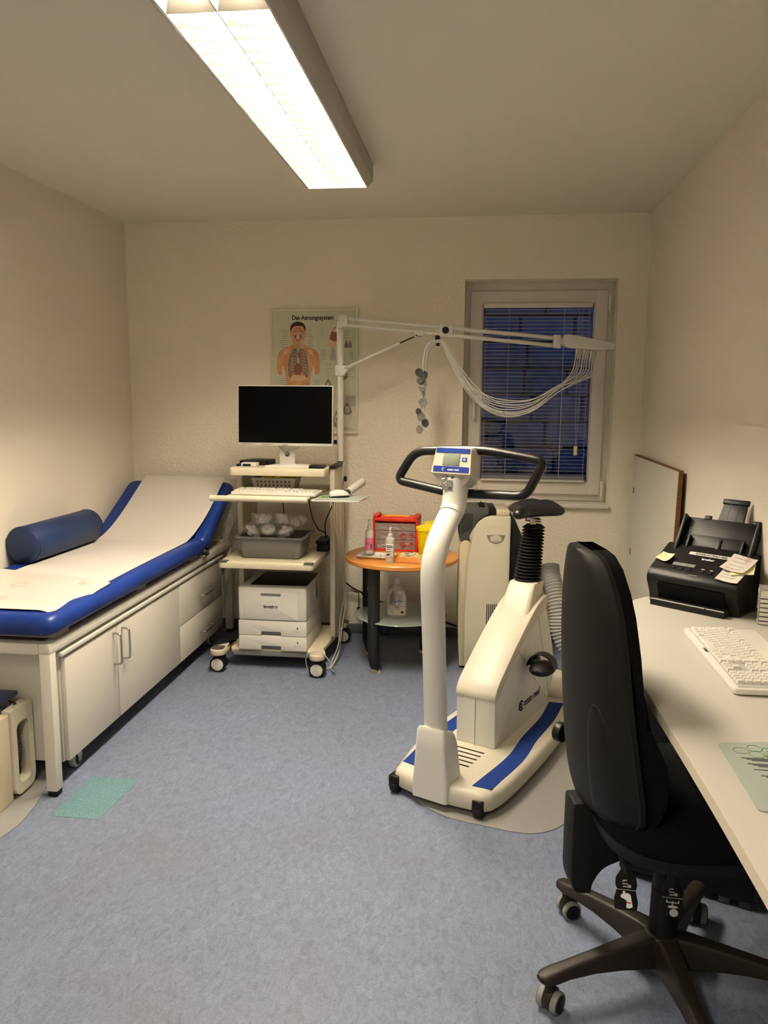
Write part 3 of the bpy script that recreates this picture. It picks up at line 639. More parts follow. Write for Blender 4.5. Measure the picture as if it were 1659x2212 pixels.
for (x, z) in ((-.105, 1.60), (-.04, 1.50), (.035, 1.45), (.12, 1.385)):
    b = new(); X = Matrix.Translation((x, AY-.04, z)) @ Matrix.Rotation(.6, 4, 'Y'); box(b, -.005, .012, -.006, .006, -.012, .012, .002, X=X); ao('wire_clip', b, 'clear')

# ------------------------------------------------------------------ on the cart
mon = thing('monitor', 'white framed flat monitor with black screen on the top shelf of the cart', 'monitor', (-1.055, 4.22, 1.0885))
def mo(n, b, m, par=None, **k):
    b.transform(Matrix.Translation((1.055, -4.22, -1.0885))); return obj(n, b, m, par or mon, **k)
MX = Matrix.Translation((-1.054, 4.19, 1.366)) @ Matrix.Rotation(math.radians(-2), 4, 'Z') @ Matrix.Rotation(math.radians(-3), 4, 'X')
b = new(); box(b, -.2655, .2655, 0, .028, -.162, .164, .004, X=MX); box(b, -.16, .16, .026, .045, -.11, .10, .01, X=MX); mo('casing', b, 'white')
b = new(); box(b, -.2615, .2615, -.0012, .002, -.146, .160, X=MX); mo('screen', b, 'screen')
text('iiyama', .011, MX @ frame((0, -.0006, -.158), (1, 0, 0), (0, 0, 1)) if 0 else Matrix.Translation((1.055, -4.22, -1.0885)) @ MX @ frame((0, -.0006, -.1585), (1, 0, 0), (0, 0, 1)), 'ink', mon, 'logo_lettering')
b = new()
for x0, x1, z in ((-.25, -.17, -.152), (-.245, -.19, -.1555), (-.14, -.06, -.152), (-.13, -.075, -.156)):
    xx = x0
    while xx < x1: box(b, xx, xx+.0035, -.0008, 0, z-.001, z+.001, X=MX); xx += .005
mo('sticker_print', b, 'greyink')
b = new(); box(b, -1.098, -1.012, 4.235, 4.25, 1.095, 1.30, .003); box(b, -1.075, -1.035, 4.225, 4.245, 1.25, 1.40, .002); mo('stand_column', b, 'white')
b = new(); ell(b, (-1.055, 4.2345, 1.155), (.013, .003, .013)); mo('cable_hole', b, 'dgrey')
b = new(); prism(b, rpoly([(-1.155, 4.125), (-.90, 4.125), (-.955, 4.31), (-1.10, 4.31)], .004), 'z', 1.0885, 1.101, .002); mo('stand_base', b, 'white')
b = new(); tube(b, [(-1.11, 4.225, 1.215), (-1.08, 4.222, 1.18), (-1.055, 4.23, 1.155)], .0035, 8, sm=4); tube(b, [(-.96, 4.225, 1.21), (-1.01, 4.215, 1.185), (-1.045, 4.222, 1.178), (-1.052, 4.232, 1.158)], .0022, 8, sm=4); mo('video_cable', b, 'lgrey')

def keyboard(name, label, loc, rz, tilt=0, L=.45, W=.15, keys=True):
    k = thing(name, label, 'keyboard', loc, rz); X = Matrix.Rotation(tilt, 4, 'X')
    b = new(); prism(b, rpoly([(-L/2, 0), (L/2, 0), (L/2, W), (-L/2, W)], .012, 5), 'z', 0.001, .016, .004, X=X); obj('case', b, 'white', k)
    b = new(); box(b, -L/2+.011, L/2-.010, .014, .139, .0160, .0168, X=X); obj('key_gap_shade', b, 'lgrey', k)  # grey plate standing in for the shadows between the keycaps
    rows = [(.018, [1.5, 1.2, 1.3, 6, 1.3, 1.2, 1.2, 1.3]), (.037, [1.3]+[1]*11+[2.7]), (.056, [1.8]+[1]*11+[2.2]), (.075, [1.5]+[1]*12+[1.5]), (.094, [1]*13+[2]), (.118, [1, .5]+[1]*4+[.25]+[1]*4+[.25]+[1]*4)]
    mw = .275*L/.45; x0 = -L/2+.014; kx = [new()]; n = 0
    def key(x, y, w_, h_=.0165):
        t = new(); bmesh.ops.create_cube(t, size=1)
        for v in t.verts:
            top = v.co.z > 0; s = .82 if top else 1
            v.co = Vector((x+w_/2+v.co.x*w_*s, y+h_/2+v.co.y*h_*s, .0205+v.co.z*.008))
        merge(kx[0], t, 0, X)
    for y, ws in rows:
        T = sum(ws); x = x0
        for q in ws:
            ww = q*mw/T
            if q not in (.5, .25): key(x, y, ww-.0016)
            x += ww
    for j, y in enumerate((.018, .037, .094, .075, .118)):
        for i in range(3):
            if y == .037 and i != 1: continue
            key(x0+mw+.008+i*.019, y, .0172)
    for y in (.018, .037, .056, .075, .094):
        for i in range(4):
            key(x0+mw+.008+3*.019+.008+i*.019, y, .0172)
    obj('keycaps', kx[0], 'white', k)['kind'] = 'stuff'
    b = new(); n_ = 0
    for y, ws in rows:
        T = sum(ws); x = x0
        for q in ws:
            ww = q*mw/T
            if q == 1: box(b, x+.004, x+.0085, y+.007, y+.011, .0241, .0243, X=X)
            x += ww
    obj('key_legends', b, 'lgrey', k)
    return k
k1 = keyboard('keyboard', 'white keyboard lying on the pull out tray of the cart', (-1.067, 3.955, .9575), math.radians(-2.5), .02, L=.46, W=.16)
b = new(); box(b, -.835, -.60, 3.905, 4.105, .9485, .9515, .002); 
for v in b.verts: v.co.x += (v.co.y-3.9)*.15
t = tag(obj('mouse_pad', b, 'padgreen'), 'pale printed mouse pad on the side tray of the cart', 'mouse pad'); rebase(t, (-.72, 4.0, .9485))
b = new()
for k in range(7): box(b, .0, .05, -.06+k*.018, -.056+k*.018, .003, .0034)
box(b, -.1, -.03, -.03, .06, .003, .0034); obj('pad_print', b, 'greenprint', t)
def mouse(name, label, loc, rz, m='white'):
    o = thing(name, label, 'computer mouse', loc, rz); b = new()
    rings = []
    for k in range(13):
        a = -1+2*k/12; y = a*.055; wd = .031*math.sqrt(max(.02, 1-a*a*.92))*(1-.08*math.cos(a*3)); h = .034*math.sqrt(max(.03, 1-(a+.12)**2*.78))
        rings.append([(.92*wd*math.cos(j*PI/8), y, .006+h*math.sin(j*PI/8)) for j in range(9)])
    loft(b, rings); obj('shell', b, m, o, ang=60)
    b = new(); prism(b, [(.032*math.cos(q*PI/12), .056*math.sin(q*PI/12)) for q in range(24)], 'z', 0, .010, .002); obj('mouse_base', b, 'black', o)
    b = new(); cyl(b, (-.004, .032, .030), (.004, .032, .030), .008, seg=14); obj('scroll_wheel', b, 'dgrey', o); return o
mouse('computer_mouse', 'white mouse with black underside on the cart side tray', (-.722, 4.01, .952), math.radians(-60))
b = new(); A = Vector((-.685, 4.06, .972)); B2 = Vector((-.640, 4.27, 1.005)); q = B2-A
tube(b, [A, B2], .021, 24); tube(b, [A-q*.004, A+q*.02], .017, 24, mi=1)
t = tag(obj('paper_roll', b, ['paper', 'dgrey']), 'rolled white paper tube lying on the rear edge of the cart side tray', 'paper roll'); rebase(t, A)
b = new(); box(b, -1.29, -1.205, 4.14, 4.20, 1.0895, 1.112, .003); t = tag(obj('card_reader', b, 'white'), 'small white box with dark front window on the left of the top shelf', 'card reader'); rebase(t, (-1.25, 4.17, 1.0895))
b = new(); box(b, -.03, .015, -.0312, -.029, .005, .017); obj('front_window', b, 'black', t)
b = new(); box(b, -.91, -.828, 4.12, 4.20, 1.0895, 1.105, .004); t = tag(obj('power_adapter', b, 'black'), 'small flat black box on the right of the top shelf beside the monitor foot', 'electronic box'); rebase(t, (-.87, 4.16, 1.0895))
b = new(); prism(b, rpoly([(-1.335, 4.24), (-1.27, 4.26), (-1.18, 4.27), (-1.16, 4.40), (-1.30, 4.42)], .02), 'z', 1.0895, 1.116, .006); t = tag(obj('black_pouch', b, 'black'), 'flat black case at the back left of the top shelf', 'case'); rebase(t, (-1.25, 4.33, 1.0895))

# basket with yellow items under the top shelf
b = new(); box(b, -1.30, -.83, 4.22, 4.46, .955, .966, .002); ca('under_shelf', b, 'cream')
bk = thing('plastic_basket', 'small grey perforated basket under the top shelf of the cart', 'basket', (-1.125, 4.27, .967))
b = new(); 
for (x0, x1, y0, y1) in ((-.11, .11, -.07, -.066), (-.11, .11, .066, .07), (-.11, -.106, -.066, .066), (.106, .11, -.066, .066)): box(b, x0, x1, y0, y1, 0, .055)
box(b, -.11, .11, -.07, .07, 0, .003)
for v in b.verts: s = 1+.12*v.co.z/.055; v.co.x *= s; v.co.y *= s
tube(b, [(-.123, -.079, .055), (.123, -.079, .055), (.123, .079, .055), (-.123, .079, .055)], .005, 8, closed=True); obj('basket_body', b, 'lgrey', bk)
b = new()
for k in range(9):
    for j in range(2): ell(b, (-.09+k*.0225, -.0735-.0035*j, .018+j*.02), (.006, .001, .0055), seg=8)
obj('basket_holes', b, 'dgrey', bk)
for k, (x, y, c) in enumerate(((-.05, 0, 'yellow'), (.02, -.02, 'yellow'), (.07, .02, 'yellow'))):
    b = new(); tube(b, [(x-.03, y-.03, 0), (x-.01, y-.02, .018), (x+.02, y-.035, .012), (x+.03, y+.01, .02), (x, y+.03, .015)], .007, 8, sm=4)
    o = obj('yellow_tube_pack', b, c); o.location = (-1.125, 4.26, 1.010); tag(o, ['yellow plastic item at the left in the grey basket', 'yellow plastic item in the middle of the grey basket', 'yellow plastic item at the right in the grey basket'][k], 'medical supply', 'yellow items in the basket')
    o.data.transform(Matrix.Diagonal((1, 1, 1.0, 1)))
# tub of wrapped masks
tb = thing('plastic_tub', 'grey plastic tub full of wrapped white masks on the middle shelf of the cart', 'tub', (-1.10, 4.13, .6095))
def rr_ring(hx, hy, z, r=.03): return [(x, y, z) for x, y in rpoly([(-hx, -hy), (hx, -hy), (hx, hy), (-hx, hy)], r, 5)]
b = new(); loft(b, [rr_ring(.150, .105, 0), rr_ring(.158, .112, .006), rr_ring(.178, .130, .108), rr_ring(.192, .143, .112), rr_ring(.193, .144, .118), rr_ring(.174, .126, .119), rr_ring(.155, .108, .012)]); obj('tub_body', b, 'tub', tb)
rg = random.Random(3); mk = []
for i in range(11):
    x = -.12+.026*i*.95; y = [-.06, .01, .06, -.04][i % 4]; z = .755+[.0, .038, .025, .052][i % 4]+rg.uniform(-.005, .012)
    mk.append((x, y, z))
proto = None
labs = ['far left', 'left', 'left middle', 'centre left', 'front centre', 'centre', 'back centre', 'centre right', 'right middle', 'right', 'far right']
for i, (x, y, z) in enumerate(mk):
    X = Matrix.Rotation(rg.uniform(-.9, .9), 4, 'X') @ Matrix.Rotation(rg.uniform(-.9, .9), 4, 'Y')
    o = thing('wrapped_mask', 'white mouthpiece in clear foil, the one %s of the heap in the grey tub' % labs[i], 'wrapped mask', (-1.10+x*.95, 4.13+y, z), 0, 'wrapped white masks in the grey tub')
    b = new(); lathe(b, [(.010, 0), (.012, .002), (.012, .022), (.034, .026), (.036, .034), (.030, .042), (.012, .046), (.010, .060), (0.0, .060)], seg=20, X=X @ Matrix.Translation((0, 0, -.03)), sx=1.1); obj('mouthpiece', b, 'whiteink', o)
    b = new(); t_ = new(); bmesh.ops.create_icosphere(t_, subdivisions=2, radius=1)
    for v in t_.verts: s = rg.uniform(.82, 1.12); v.co = Vector((v.co.x*.055*s, v.co.y*.045*s, v.co.z*.036*s))
    merge(b, t_, 0, X); obj('foil_wrap', b, 'bag', o, ang=5)
b = new(); box(b, -.895, -.83, 4.25, 4.40, .609, .65, .003); box(b, -.90, -.835, 4.24, 4.40, .655, .672, .003); t = tag(obj('network_box', b, 'black'), 'black electronic box behind the grey tub on the middle shelf', 'electronic box'); rebase(t, (-.86, 4.32, .609))

# printer with second paper tray
pr = thing('laser_printer', 'light grey laser printer with two paper trays on the bottom of the cart', 'printer', (-1.085, 4.19, .1105))
def pn(n, b, m, par=None, **k):
    b.transform(Matrix.Translation((1.085, -4.19, -.1285))); return obj(n, b, m, par or pr, **k)
x0, x1, y0, y1 = -1.272, -.898, 3.985, 4.385
M['printer'] = mat('printer_plastic', (.74, .72, .66), .45)
b = new(); prism(b, rpoly([(x0, y0), (x1, y0), (x1, y1), (x0, y1)], .012, 4), 'z', .296, .475, .007); pn('body', b, 'printer')
b = new(); prism(b, rpoly([(x0+.05, y0+.06), (x1-.012, y0+.07), (x1-.012, y1-.02), (x0+.05, y1-.02)], .01, 4), 'z', .4745, .478, .001); pn('output_tray', b, 'black')
b = new(); prism(b, rpoly([(x0+.028, .30), (x1-.045, .30), (x1-.045, .452), (x0+.028, .452)], [.001, .001, .02, .02], 5), 'y', y0-.003, y0+.002, .0015); dd = pn('front_flap', b, 'printer')
b = new(); box(b, x0+.125, x0+.235, y0-.0045, y0-.001, .432, .446, .002); pn('flap_grip', b, 'grey', dd)
for (za, zb) in ((.211, .293), (.131, .208)):
    b = new(); cxm = (x0+x1)/2-.005
    prism(b, rpoly([(x0, za), (cxm-.06, za), (cxm-.058, za+.022), (cxm+.05, za+.022), (cxm+.052, za), (x1, za), (x1, zb), (x0, zb)], [.005, .002, .002, .002, .002, .005, .005, .005], 3), 'y', y0, y1, .003)
    tt = pn('paper_tray', b, 'printer')
    b = new(); box(b, cxm-.058, cxm+.05, y0+.02, y0+.03, za, za+.022); pn('tray_grip', b, 'grey', tt)
    b = new(); box(b, x1-.052, x1-.047, y0-.001, y0+.001, za+.045-.006, za+.045+.007); box(b, x1-.07, x1-.036, y0-.0006, y0+.001, za+.026, za+.0268); pn('level_window', b, 'ink', tt)
b = new()
for k in range(9): z = .335+k*.012+.02; h = math.sqrt(max(.01, 1-((k-4)/5)**2))*.03; box(b, x1-.001, x1+.0008, y0+.26-h, y0+.26+h, z, z+.007)
pn('side_vent', b, 'dgrey')
b = new(); tube(b, [(x1+.001, y0+.26+.038*math.cos(a*PI/12), .411+.056*math.sin(a*PI/12)) for a in range(24)], .0022, 6, closed=True); pn('vent_ring', b, 'printer')
text('brother', .024, Matrix.Translation((1.085, -4.19, -.1285)) @ frame((-1.092, y0-.0034, .365), (1, 0, 0), (0, 0, 1)), 'ink', pr, 'logo_lettering', bold=.0008, sx=1.05)
# cables of the cart
def cable(label, pts, r, m='white', sm=8):
    b = new(); tube(b, pts, r, 8, sm=sm); t = obj('cable', b, m); tag(t, label, 'cable'); return rebase(t, pts[0])
cable('thin white cable hanging down the right side of the cart from the side tray', [(-.77, 4.05, .935), (-.765, 4.10, .80), (-.755, 4.20, .65), (-.752, 4.35, .45), (-.755, 4.40, .30), (-.765, 4.32, .16), (-.76, 4.2, .06), (-.77, 4.05, .02), (-.80, 4.0, .015)], .0028, 'cream')
cable('white cable looping over the front right foot of the cart', [(-.755, 4.40, .35), (-.77, 4.30, .22), (-.76, 4.18, .10), (-.78, 4.06, .02), (-.75, 3.97, .012), (-.73, 3.93, .04), (-.76, 3.90, .10), (-.80, 3.90, .142), (-.86, 3.90, .135), (-.885, 3.91, .10), (-.88, 3.92, .03)], .0028, 'lgrey')
cable('black cable hanging behind the tub from the keyboard tray', [(-1.13, 4.40, .95), (-1.125, 4.41, .84), (-1.12, 4.42, .75), (-1.11, 4.42, .66), (-1.10, 4.41, .612)], .003, 'black')
cable('black cable hanging from the tray to the network box', [(-.98, 4.40, .95), (-.96, 4.41, .80), (-.92, 4.39, .72), (-.88, 4.37, .70), (-.85, 4.36, .675)], .003, 'black')
cable('black cable curving beside the right cart post above the network box', [(-.76, 4.10, .94), (-.80, 4.16, .86), (-.845, 4.25, .78), (-.86, 4.32, .72), (-.86, 4.34, .676)], .0032, 'black')
b = new(); tube(b, [(-.80, 4.66, .335), (-.755, 4.67, .30), (-.70, 4.68, .27)], .005, 8, sm=4); cyl(b, (-.70, 4.68, .272), (-.63, 4.68, .235), .014, seg=12, bev=.002); cyl(b, (-.63, 4.68, .235), (-.60, 4.68, .222), .016, seg=12)
tube(b, [(-.60, 4.68, .222), (-.45, 4.68, .18), (-.25, 4.69, .12), (-.10, 4.69, .075)], .006, 8, sm=4)
for k in range(3): tube(b, [(-.80, 4.67, .31-k*.012), (-.72, 4.68, .27)], .0018, 6)
t = tag(obj('extension_cable', b, 'black'), 'black extension cable with coupling along the back wall behind the round table', 'cable'); rebase(t, (-.7, 4.68, .2))
b = new(); tube(b, [(-.722, 4.675, .275), (-.722, 4.68, .18)], .0028, 6); box(b, -.733, -.711, 4.67, 4.69, .135, .18, .006); t = tag(obj('plug_cable', b, 'black'), 'short black cable with a plug hanging down the back wall', 'cable'); rebase(t, (-.722, 4.675, .14))
# ------------------------------------------------------------------ round table
TX, TY, TZ = -.412, 4.21, .615
rt_ = thing('round_table', 'round orange beech side table with black legs against the back wall', 'side table', (TX, TY, 0))
R = .312
b = new(); lathe(b, [(0, TZ-.028), (R-.008, TZ-.028), (R, TZ-.022), (R, TZ-.006), (R-.006, TZ), (0, TZ)], seg=72); obj('tabletop', b, 'wood', rt_)
M['chipped'] = mat('chipped_black_paint', (.008, .008, .008), .5)
for k in range(4):
    a = math.radians([-122, -32, 58, 148][k]); X = Matrix.Rotation(a, 4, 'Z')
    b = new(); prism(b, [(.218, .005), (.252, 0), (.268, .05), (.272, TZ-.03), (.225, TZ-.03)] if 0 else [(.205, 0), (.228, 0), (.262, .09), (.264, TZ-.028), (.212, TZ-.028), (.212, .09)], 'y', -.0215, .0215, .001, X=X); lg = obj('leg', b, 'chipped', rt_)
    b = new(); prism(b, [(.2035, 0), (.2285, 0), (.238, .024), (.226, .012), (.214, .022), (.2045, .014)], 'y', -.022, .022, X=X)
    rq = random.Random(k)
    for q in range(9):
        z = rq.uniform(.03, .5); box(b, .214, .235, -.0222, -.0212, z, z+rq.uniform(.001, .004), X=X) if q % 3 == 0 else box(b, .262, .2644, -.0220, -.0205, .1+z*.8, .1+z*.8+rq.uniform(.003, .012), X=X)
    obj('paint_chips', b, 'foot', lg)
b = new(); lathe(b, [(0, .278), (.250, .278), (.254, .281), (.250, .285), (0, .285)], seg=64)
obj('glass_shelf', b, 'frost', rt_)
b = new()
for a in (-112, -22): X = Matrix.Rotation(math.radians(a), 4, 'Z'); box(b, -.20, .20, -.012, .012, .225, .262, X=X); 
for a in (-112, -22): X = Matrix.Rotation(math.radians(a), 4, 'Z'); [cyl(b, (s*.16, 0, .26), (s*.16, 0, .278), .012, X=X) for s in (-1, 1)]
obj('cross_brace', b, 'chipped', rt_)

def P3(lst): return lst
# spray bottles
o = thing('spray_bottle', 'white spray bottle with pink label at the left of the round table', 'spray bottle', (-.583, 4.150, TZ+.0138))
b = new(); lathe(b, [(0, 0), (.0215, 0), (.023, .003), (.023, .118), (.017, .130), (.012, .134), (0, .134)]); obj('bottle', b, 'white', o)
b = new(); lathe(b, [(.0233, .02), (.0235, .021), (.0235, .088), (.0233, .089)]); obj('pink_label', b, 'pink', o)
b = new(); box(b, .008, .019, -.0238, -.019, .03, .055); obj('barcode', b, 'greyink', o); b = new(); box(b, -.016, .005, -.0244, -.022, .060, .062); box(b, -.016, .0, -.0244, -.022, .052, .054); obj('label_print', b, 'red', o)
b = new(); lathe(b, [(0, .134), (.0125, .134), (.0125, .152), (.008, .155), (.007, .172), (.0085, .173), (.0085, .19), (0, .19)], seg=20); cyl(b, (0, -.012, .182), (0, .0, .182), .003); obj('spray_head', b, 'white', o)
o = thing('spray_bottle', 'clear spray bottle with black printed label at the table front', 'spray bottle', (-.452, 4.0, TZ+.0005))
b = new(); lathe(b, [(0, 0), (.0215, 0), (.023, .003), (.023, .03), (.021, .06), (.0225, .10), (.023, .125), (.013, .135), (0, .135)], sx=1.05, sy=.75); M['milky'] = mat('milky_plastic', (.72, .68, .62), .25, trans=.25); obj('bottle', b, 'milky', o)
b = new(); box(b, -.019, .019, -.0195, -.015, .03, .10, .001); lb = obj('label', b, 'white', o)
b = new(); 
for k, (wd, z, h) in enumerate(((.017, .088, .0045), (.018, .080, .0045), (.012, .070, .003), (.015, .060, .002), (.009, .056, .002), (.013, .048, .002), (.01, .040, .006))): box(b, -.017, -.017+wd*1.8, -.0199, -.0194, z, z+h)
obj('label_print', b, 'ink', lb)
b = new(); lathe(b, [(0, .134), (.0125, .134), (.0125, .150), (.007, .153), (.0065, .165), (.008, .167), (.008, .183), (0, .183)], seg=20); obj('spray_head', b, 'white', o)
# tray with small items
o = thing('small_tray', 'small white tray under the pink labelled bottle on the round table', 'tray', (-.540, 4.118, TZ+.0005), math.radians(-8))
b = new(); loft(b, [[(x, y, z) for x, y in rpoly([(-hx, -hy), (hx, -hy), (hx, hy), (-hx, hy)], .015, 4)] for hx, hy, z in ((.085, .05, 0), (.088, .053, .003), (.098, .062, .013), (.101, .065, .013), (.1, .064, .015), (.096, .06, .014), (.086, .051, .0045))]); obj('tray_body', b, 'white', o)
b = new(); lathe(b, [(0, 0), (.02, 0), (.021, .002), (.021, .014), (.010, .015), (.009, .018), (.0, .018)], seg=28); t = tag(obj('tape_roll', b, 'white'), 'small white tape roll lying on the tray', 'tape roll'); t.location = (-.530, 4.10, TZ+.006)
b = new(); box(b, -.02, .02, -.006, .006, 0, .008, .002); box(b, -.004, .004, -.02, .015, .008, .011, .001); t = tag(obj('wrapped_swab', b, 'lgrey'), 'small grey wrapped item on the tray beside the tape roll', 'medical supply'); t.location = (-.480, 4.11, TZ+.006)
# red framed organiser
RX, RY = -.455, 4.375
o = thing('drawer_organiser', 'red framed organiser with clear drawers full of supplies on the round table', 'drawer box', (RX, RY, TZ+.0005), math.radians(-3))
W2, H2, D2 = .128, .185, .075
b = new()
box(b, -W2, -W2+.012, -D2, D2, 0, H2, .003); box(b, W2-.012, W2, -D2, D2, 0, H2, .003); box(b, -W2, W2, -D2, D2, H2-.016, H2, .003); box(b, -W2, W2, -D2, D2, 0, .010, .003)
box(b, -W2, W2, D2-.004, D2, 0, H2)
for s in (-1, 1): box(b, s*(W2-.014)-.014, s*(W2-.014)+.014, -D2+.01, D2-.02, H2, H2+.016, .004)
obj('red_frame', b, 'red', o)
b = new(); box(b, -.075, .075, -.02, .02, H2, H2+.008, .004); obj('lid_handle', b, 'orange', o)
for (xa, xb, za, zb) in ((-W2+.014, W2-.014, .118, .157), (-W2+.014, .0, .066, .115), (.002, W2-.014, .066, .115), (-W2+.014, W2-.014, .012, .063)):
    b = new(); y = -D2+.002
    box(b, xa, xb, y, y+.002, za, zb); box(b, xa, xb, y, D2-.006, za, za+.0015); box(b, xa, xa+.0015, y, D2-.006, za, zb); box(b, xb-.0015, xb, y, D2-.006, za, zb); box(b, (xa+xb)/2-.02, (xa+xb)/2+.02, y-.006, y, zb-.01, zb-.004, .001)
    obj('clear_drawer', b, 'clear', o)
b = new()
for x in (.045, .095):
    for z in (.038, .088):
        tube(b, [(x+.014*math.cos(q*PI/9), -D2-.001, z+.014*math.sin(q*PI/9)) for q in range(18)], .0014, 5, closed=True); cyl(b, (x, -D2-.001, z-.022), (x, -D2-.001, z+.022), .0012, seg=5); cyl(b, (x-.024, -D2-.001, z), (x+.024, -D2-.001, z), .0012, seg=5)
obj('front_relief', b, 'red', o)
rg = random.Random(5)
for i, (x, z, c, lab) in enumerate(((-.075, .122, 'padgreen', 'greenish packet at the left of the top clear drawer'), (-.01, .122, 'white', 'white packet in the middle of the top clear drawer'), (.055, .122, 'lgrey', 'grey packet at the right of the top clear drawer'),
        (-.06, .070, 'lgrey', 'grey packet in the left middle drawer'), (.055, .070, 'white', 'white packet in the right middle drawer'),
        (-.085, .018, 'white', 'white packet at the left of the bottom drawer'), (-.04, .028, 'pale', 'pinkish packet left of centre in the bottom drawer'), (.01, .018, 'padgreen', 'greenish packet in the middle of the bottom drawer'), (.05, .028, 'pale', 'pinkish packet right of centre in the bottom drawer'), (.085, .018, 'lgrey', 'grey packet at the right of the bottom drawer'))):
    b = new(); X = Matrix.Translation((0, -.03, .006)) @ Matrix.Rotation(rg.uniform(-.4, .4), 4, 'Z') @ Matrix.Rotation(rg.uniform(-.2, .2), 4, 'Y')
    box(b, -.024, .024, -.014, .014, -.003, .003, .001, X=X); box(b, -.018, .0, -.008, .008, .003, .0034, 0, 1, X=X)
    t = obj('supply_packet', b, [c, 'greyink']); t.location = (RX+x, RY, TZ+.0005+z)
    tag(t, lab+' of the red organiser', 'supply packet', 'packets in the red organiser')
# sharps bins
for (x, y, lab) in ((-.262, 4.195, 'yellow sharps bin at the front, beside the bike column'), (-.232, 4.335, 'yellow sharps bin at the back, behind the front yellow bin')):
    o = thing('sharps_bin', lab, 'sharps bin', (x, y, TZ+.0005), 0, 'yellow sharps bins on the round table')
    b = new(); lathe(b, [(0, 0), (.052, 0), (.055, .004), (.066, .150), (0, .150)], seg=40); obj('bin_body', b, 'yellow', o)
    b = new(); lathe(b, [(.066, .144), (.071, .146), (.071, .160), (.066, .163), (.062, .159), (.02, .159), (0, .159)], seg=40); li = obj('bin_lid', b, 'yellow', o)
    b = new(); lathe(b, [(0, .159), (.03, .159), (.03, .163), (0, .163)], seg=24, c=(.02, 0, 0)); obj('lid_flap', b, 'yellow', li)
# wipes pack
o = thing('wipes_pack', 'orange and yellow soft pack of wipes at the front of the table', 'wipes pack', (-.345, 4.045, TZ+.0005), math.radians(-10))
b = new()
def pk(u, v, top=True):
    x = -.10+.20*u; y = -.055+.11*v; e = (1-abs(2*u-1)**6)*(1-abs(2*v-1)**4)
    return Vector((x, y, .002+e*.034+.003*math.sin(u*19+v*7)*e+.002*math.sin(v*23+u*9)*e))
t_ = new(); G = [[t_.verts.new(pk(i/26, j/14)) for j in range(15)] for i in range(27)]
for i in range(26):
    for j in range(14):
        f = t_.faces.new((G[i][j], G[i+1][j], G[i+1][j+1], G[i][j+1])); f.material_index = 0 if i < 6 or j < 2 else 1
Bt = [[t_.verts.new((v.co.x, v.co.y, 0)) for v in r] for r in (G[0], G[-1])]
bmesh.ops.solidify(t_, geom=t_.faces[:], thickness=.0015)
me = bpy.data.meshes.new('t'); t_.to_mesh(me); t_.free(); b.from_mesh(me); bpy.data.meshes.remove(me)
for v in [v for v in b.verts if not v.link_faces]: b.verts.remove(v)
M['paleyellow'] = mat('pale_yellow_film', (.85, .72, .30), .3)
obj('pack_film', b, ['orange', 'paleyellow'], o)
b = new(); box(b, -.055, .0, -.03, .03, .036, .0385, .001); ll = obj('pack_label', b, 'white', o)
b = new(); [box(b, -.035, -.012, -.018+k*.013, -.012+k*.013, .0385, .0392) for k in range(3)]; obj('label_print', b, 'ink', ll)
b = new(); tube(b, [(.01, -.03, .034), (.02, -.01, .045), (.012, .015, .038), (.03, .03, .032)], .007, 8, sm=4, ry=.4); obj('torn_opening', b, 'white', o)
# detergent bottle on the glass shelf
o = thing('detergent_bottle', 'white canister with side handle and blue printed label on the glass shelf', 'detergent bottle', (-.432, 4.165, .2855))
def dring(z, hx, hy, dx=0): return [(dx+hx*math.copysign(abs(math.cos(t))**.7, math.cos(t)), hy*math.copysign(abs(math.sin(t))**.8, math.sin(t)), z) for t in [2*PI*k/32 for k in range(32)]]
b = new()
loft(b, [dring(0, .054, .032), dring(.005, .057, .034), dring(.06, .057, .034)])
loft(b, [dring(.06, .037, .034, .020), dring(.10, .036, .033, .021), dring(.14, .034, .031, .016)])
tube(b, [(-.036, 0, .045), (-.046, 0, .07), (-.044, 0, .11), (-.030, 0, .142), (-.005, 0, .155)], [.016, .012, .0115, .013, .018], 14, sm=6, ry=1.3)
loft(b, [dring(.136, .036, .031, .014), dring(.155, .034, .029, .006), dring(.172, .022, .020, 0), dring(.178, .016, .016, 0)])
obj('canister', b, 'milky', o, ang=60)
b = new(); lathe(b, [(0, .176), (.018, .176), (.0185, .20), (.014, .207), (.013, .213), (0, .213)], seg=28); obj('screw_cap', b, 'white', o)
b = new(); prism(b, [(-.006, .062), (.05, .062), (.052, .11), (.045, .14), (.012, .145)], 'y', -.0352, -.030); prism(b, [(-.042, .012), (.05, .012), (.05, .062), (-.042, .035)], 'y', -.0355, -.030); lb = obj('label', b, 'white', o)
b = new(); 
for k in range(14): z = .018+k*.008; x_ = -.038 if z < .035 else (-.01 if z < .06 else .006); box(b, x_+.002, x_+rg.uniform(.022, .03), -.0358, -.0354, z, z+.0025, mi=0)
box(b, .0, .046, -.036, -.0354, .086, .0895, mi=1); ell(b, (-.004, -.0357, .083), (.006, .0006, .009), mi=1, seg=10); box(b, .026, .042, -.036, -.0354, .02, .032, mi=2)
prism(b, [(.006, .045), (.016, .055), (.026, .045), (.016, .035)], 'y', -.0359, -.0354, mi=3); box(b, .01, .016, -.036, -.0354, .022, .034, mi=4)
M['lightblueink'] = mat('light_blue_ink', (.08, .25, .42), .5); obj('label_print', b, ['greyink', 'lightblueink', 'ink', 'pink', 'yellow'], lb)

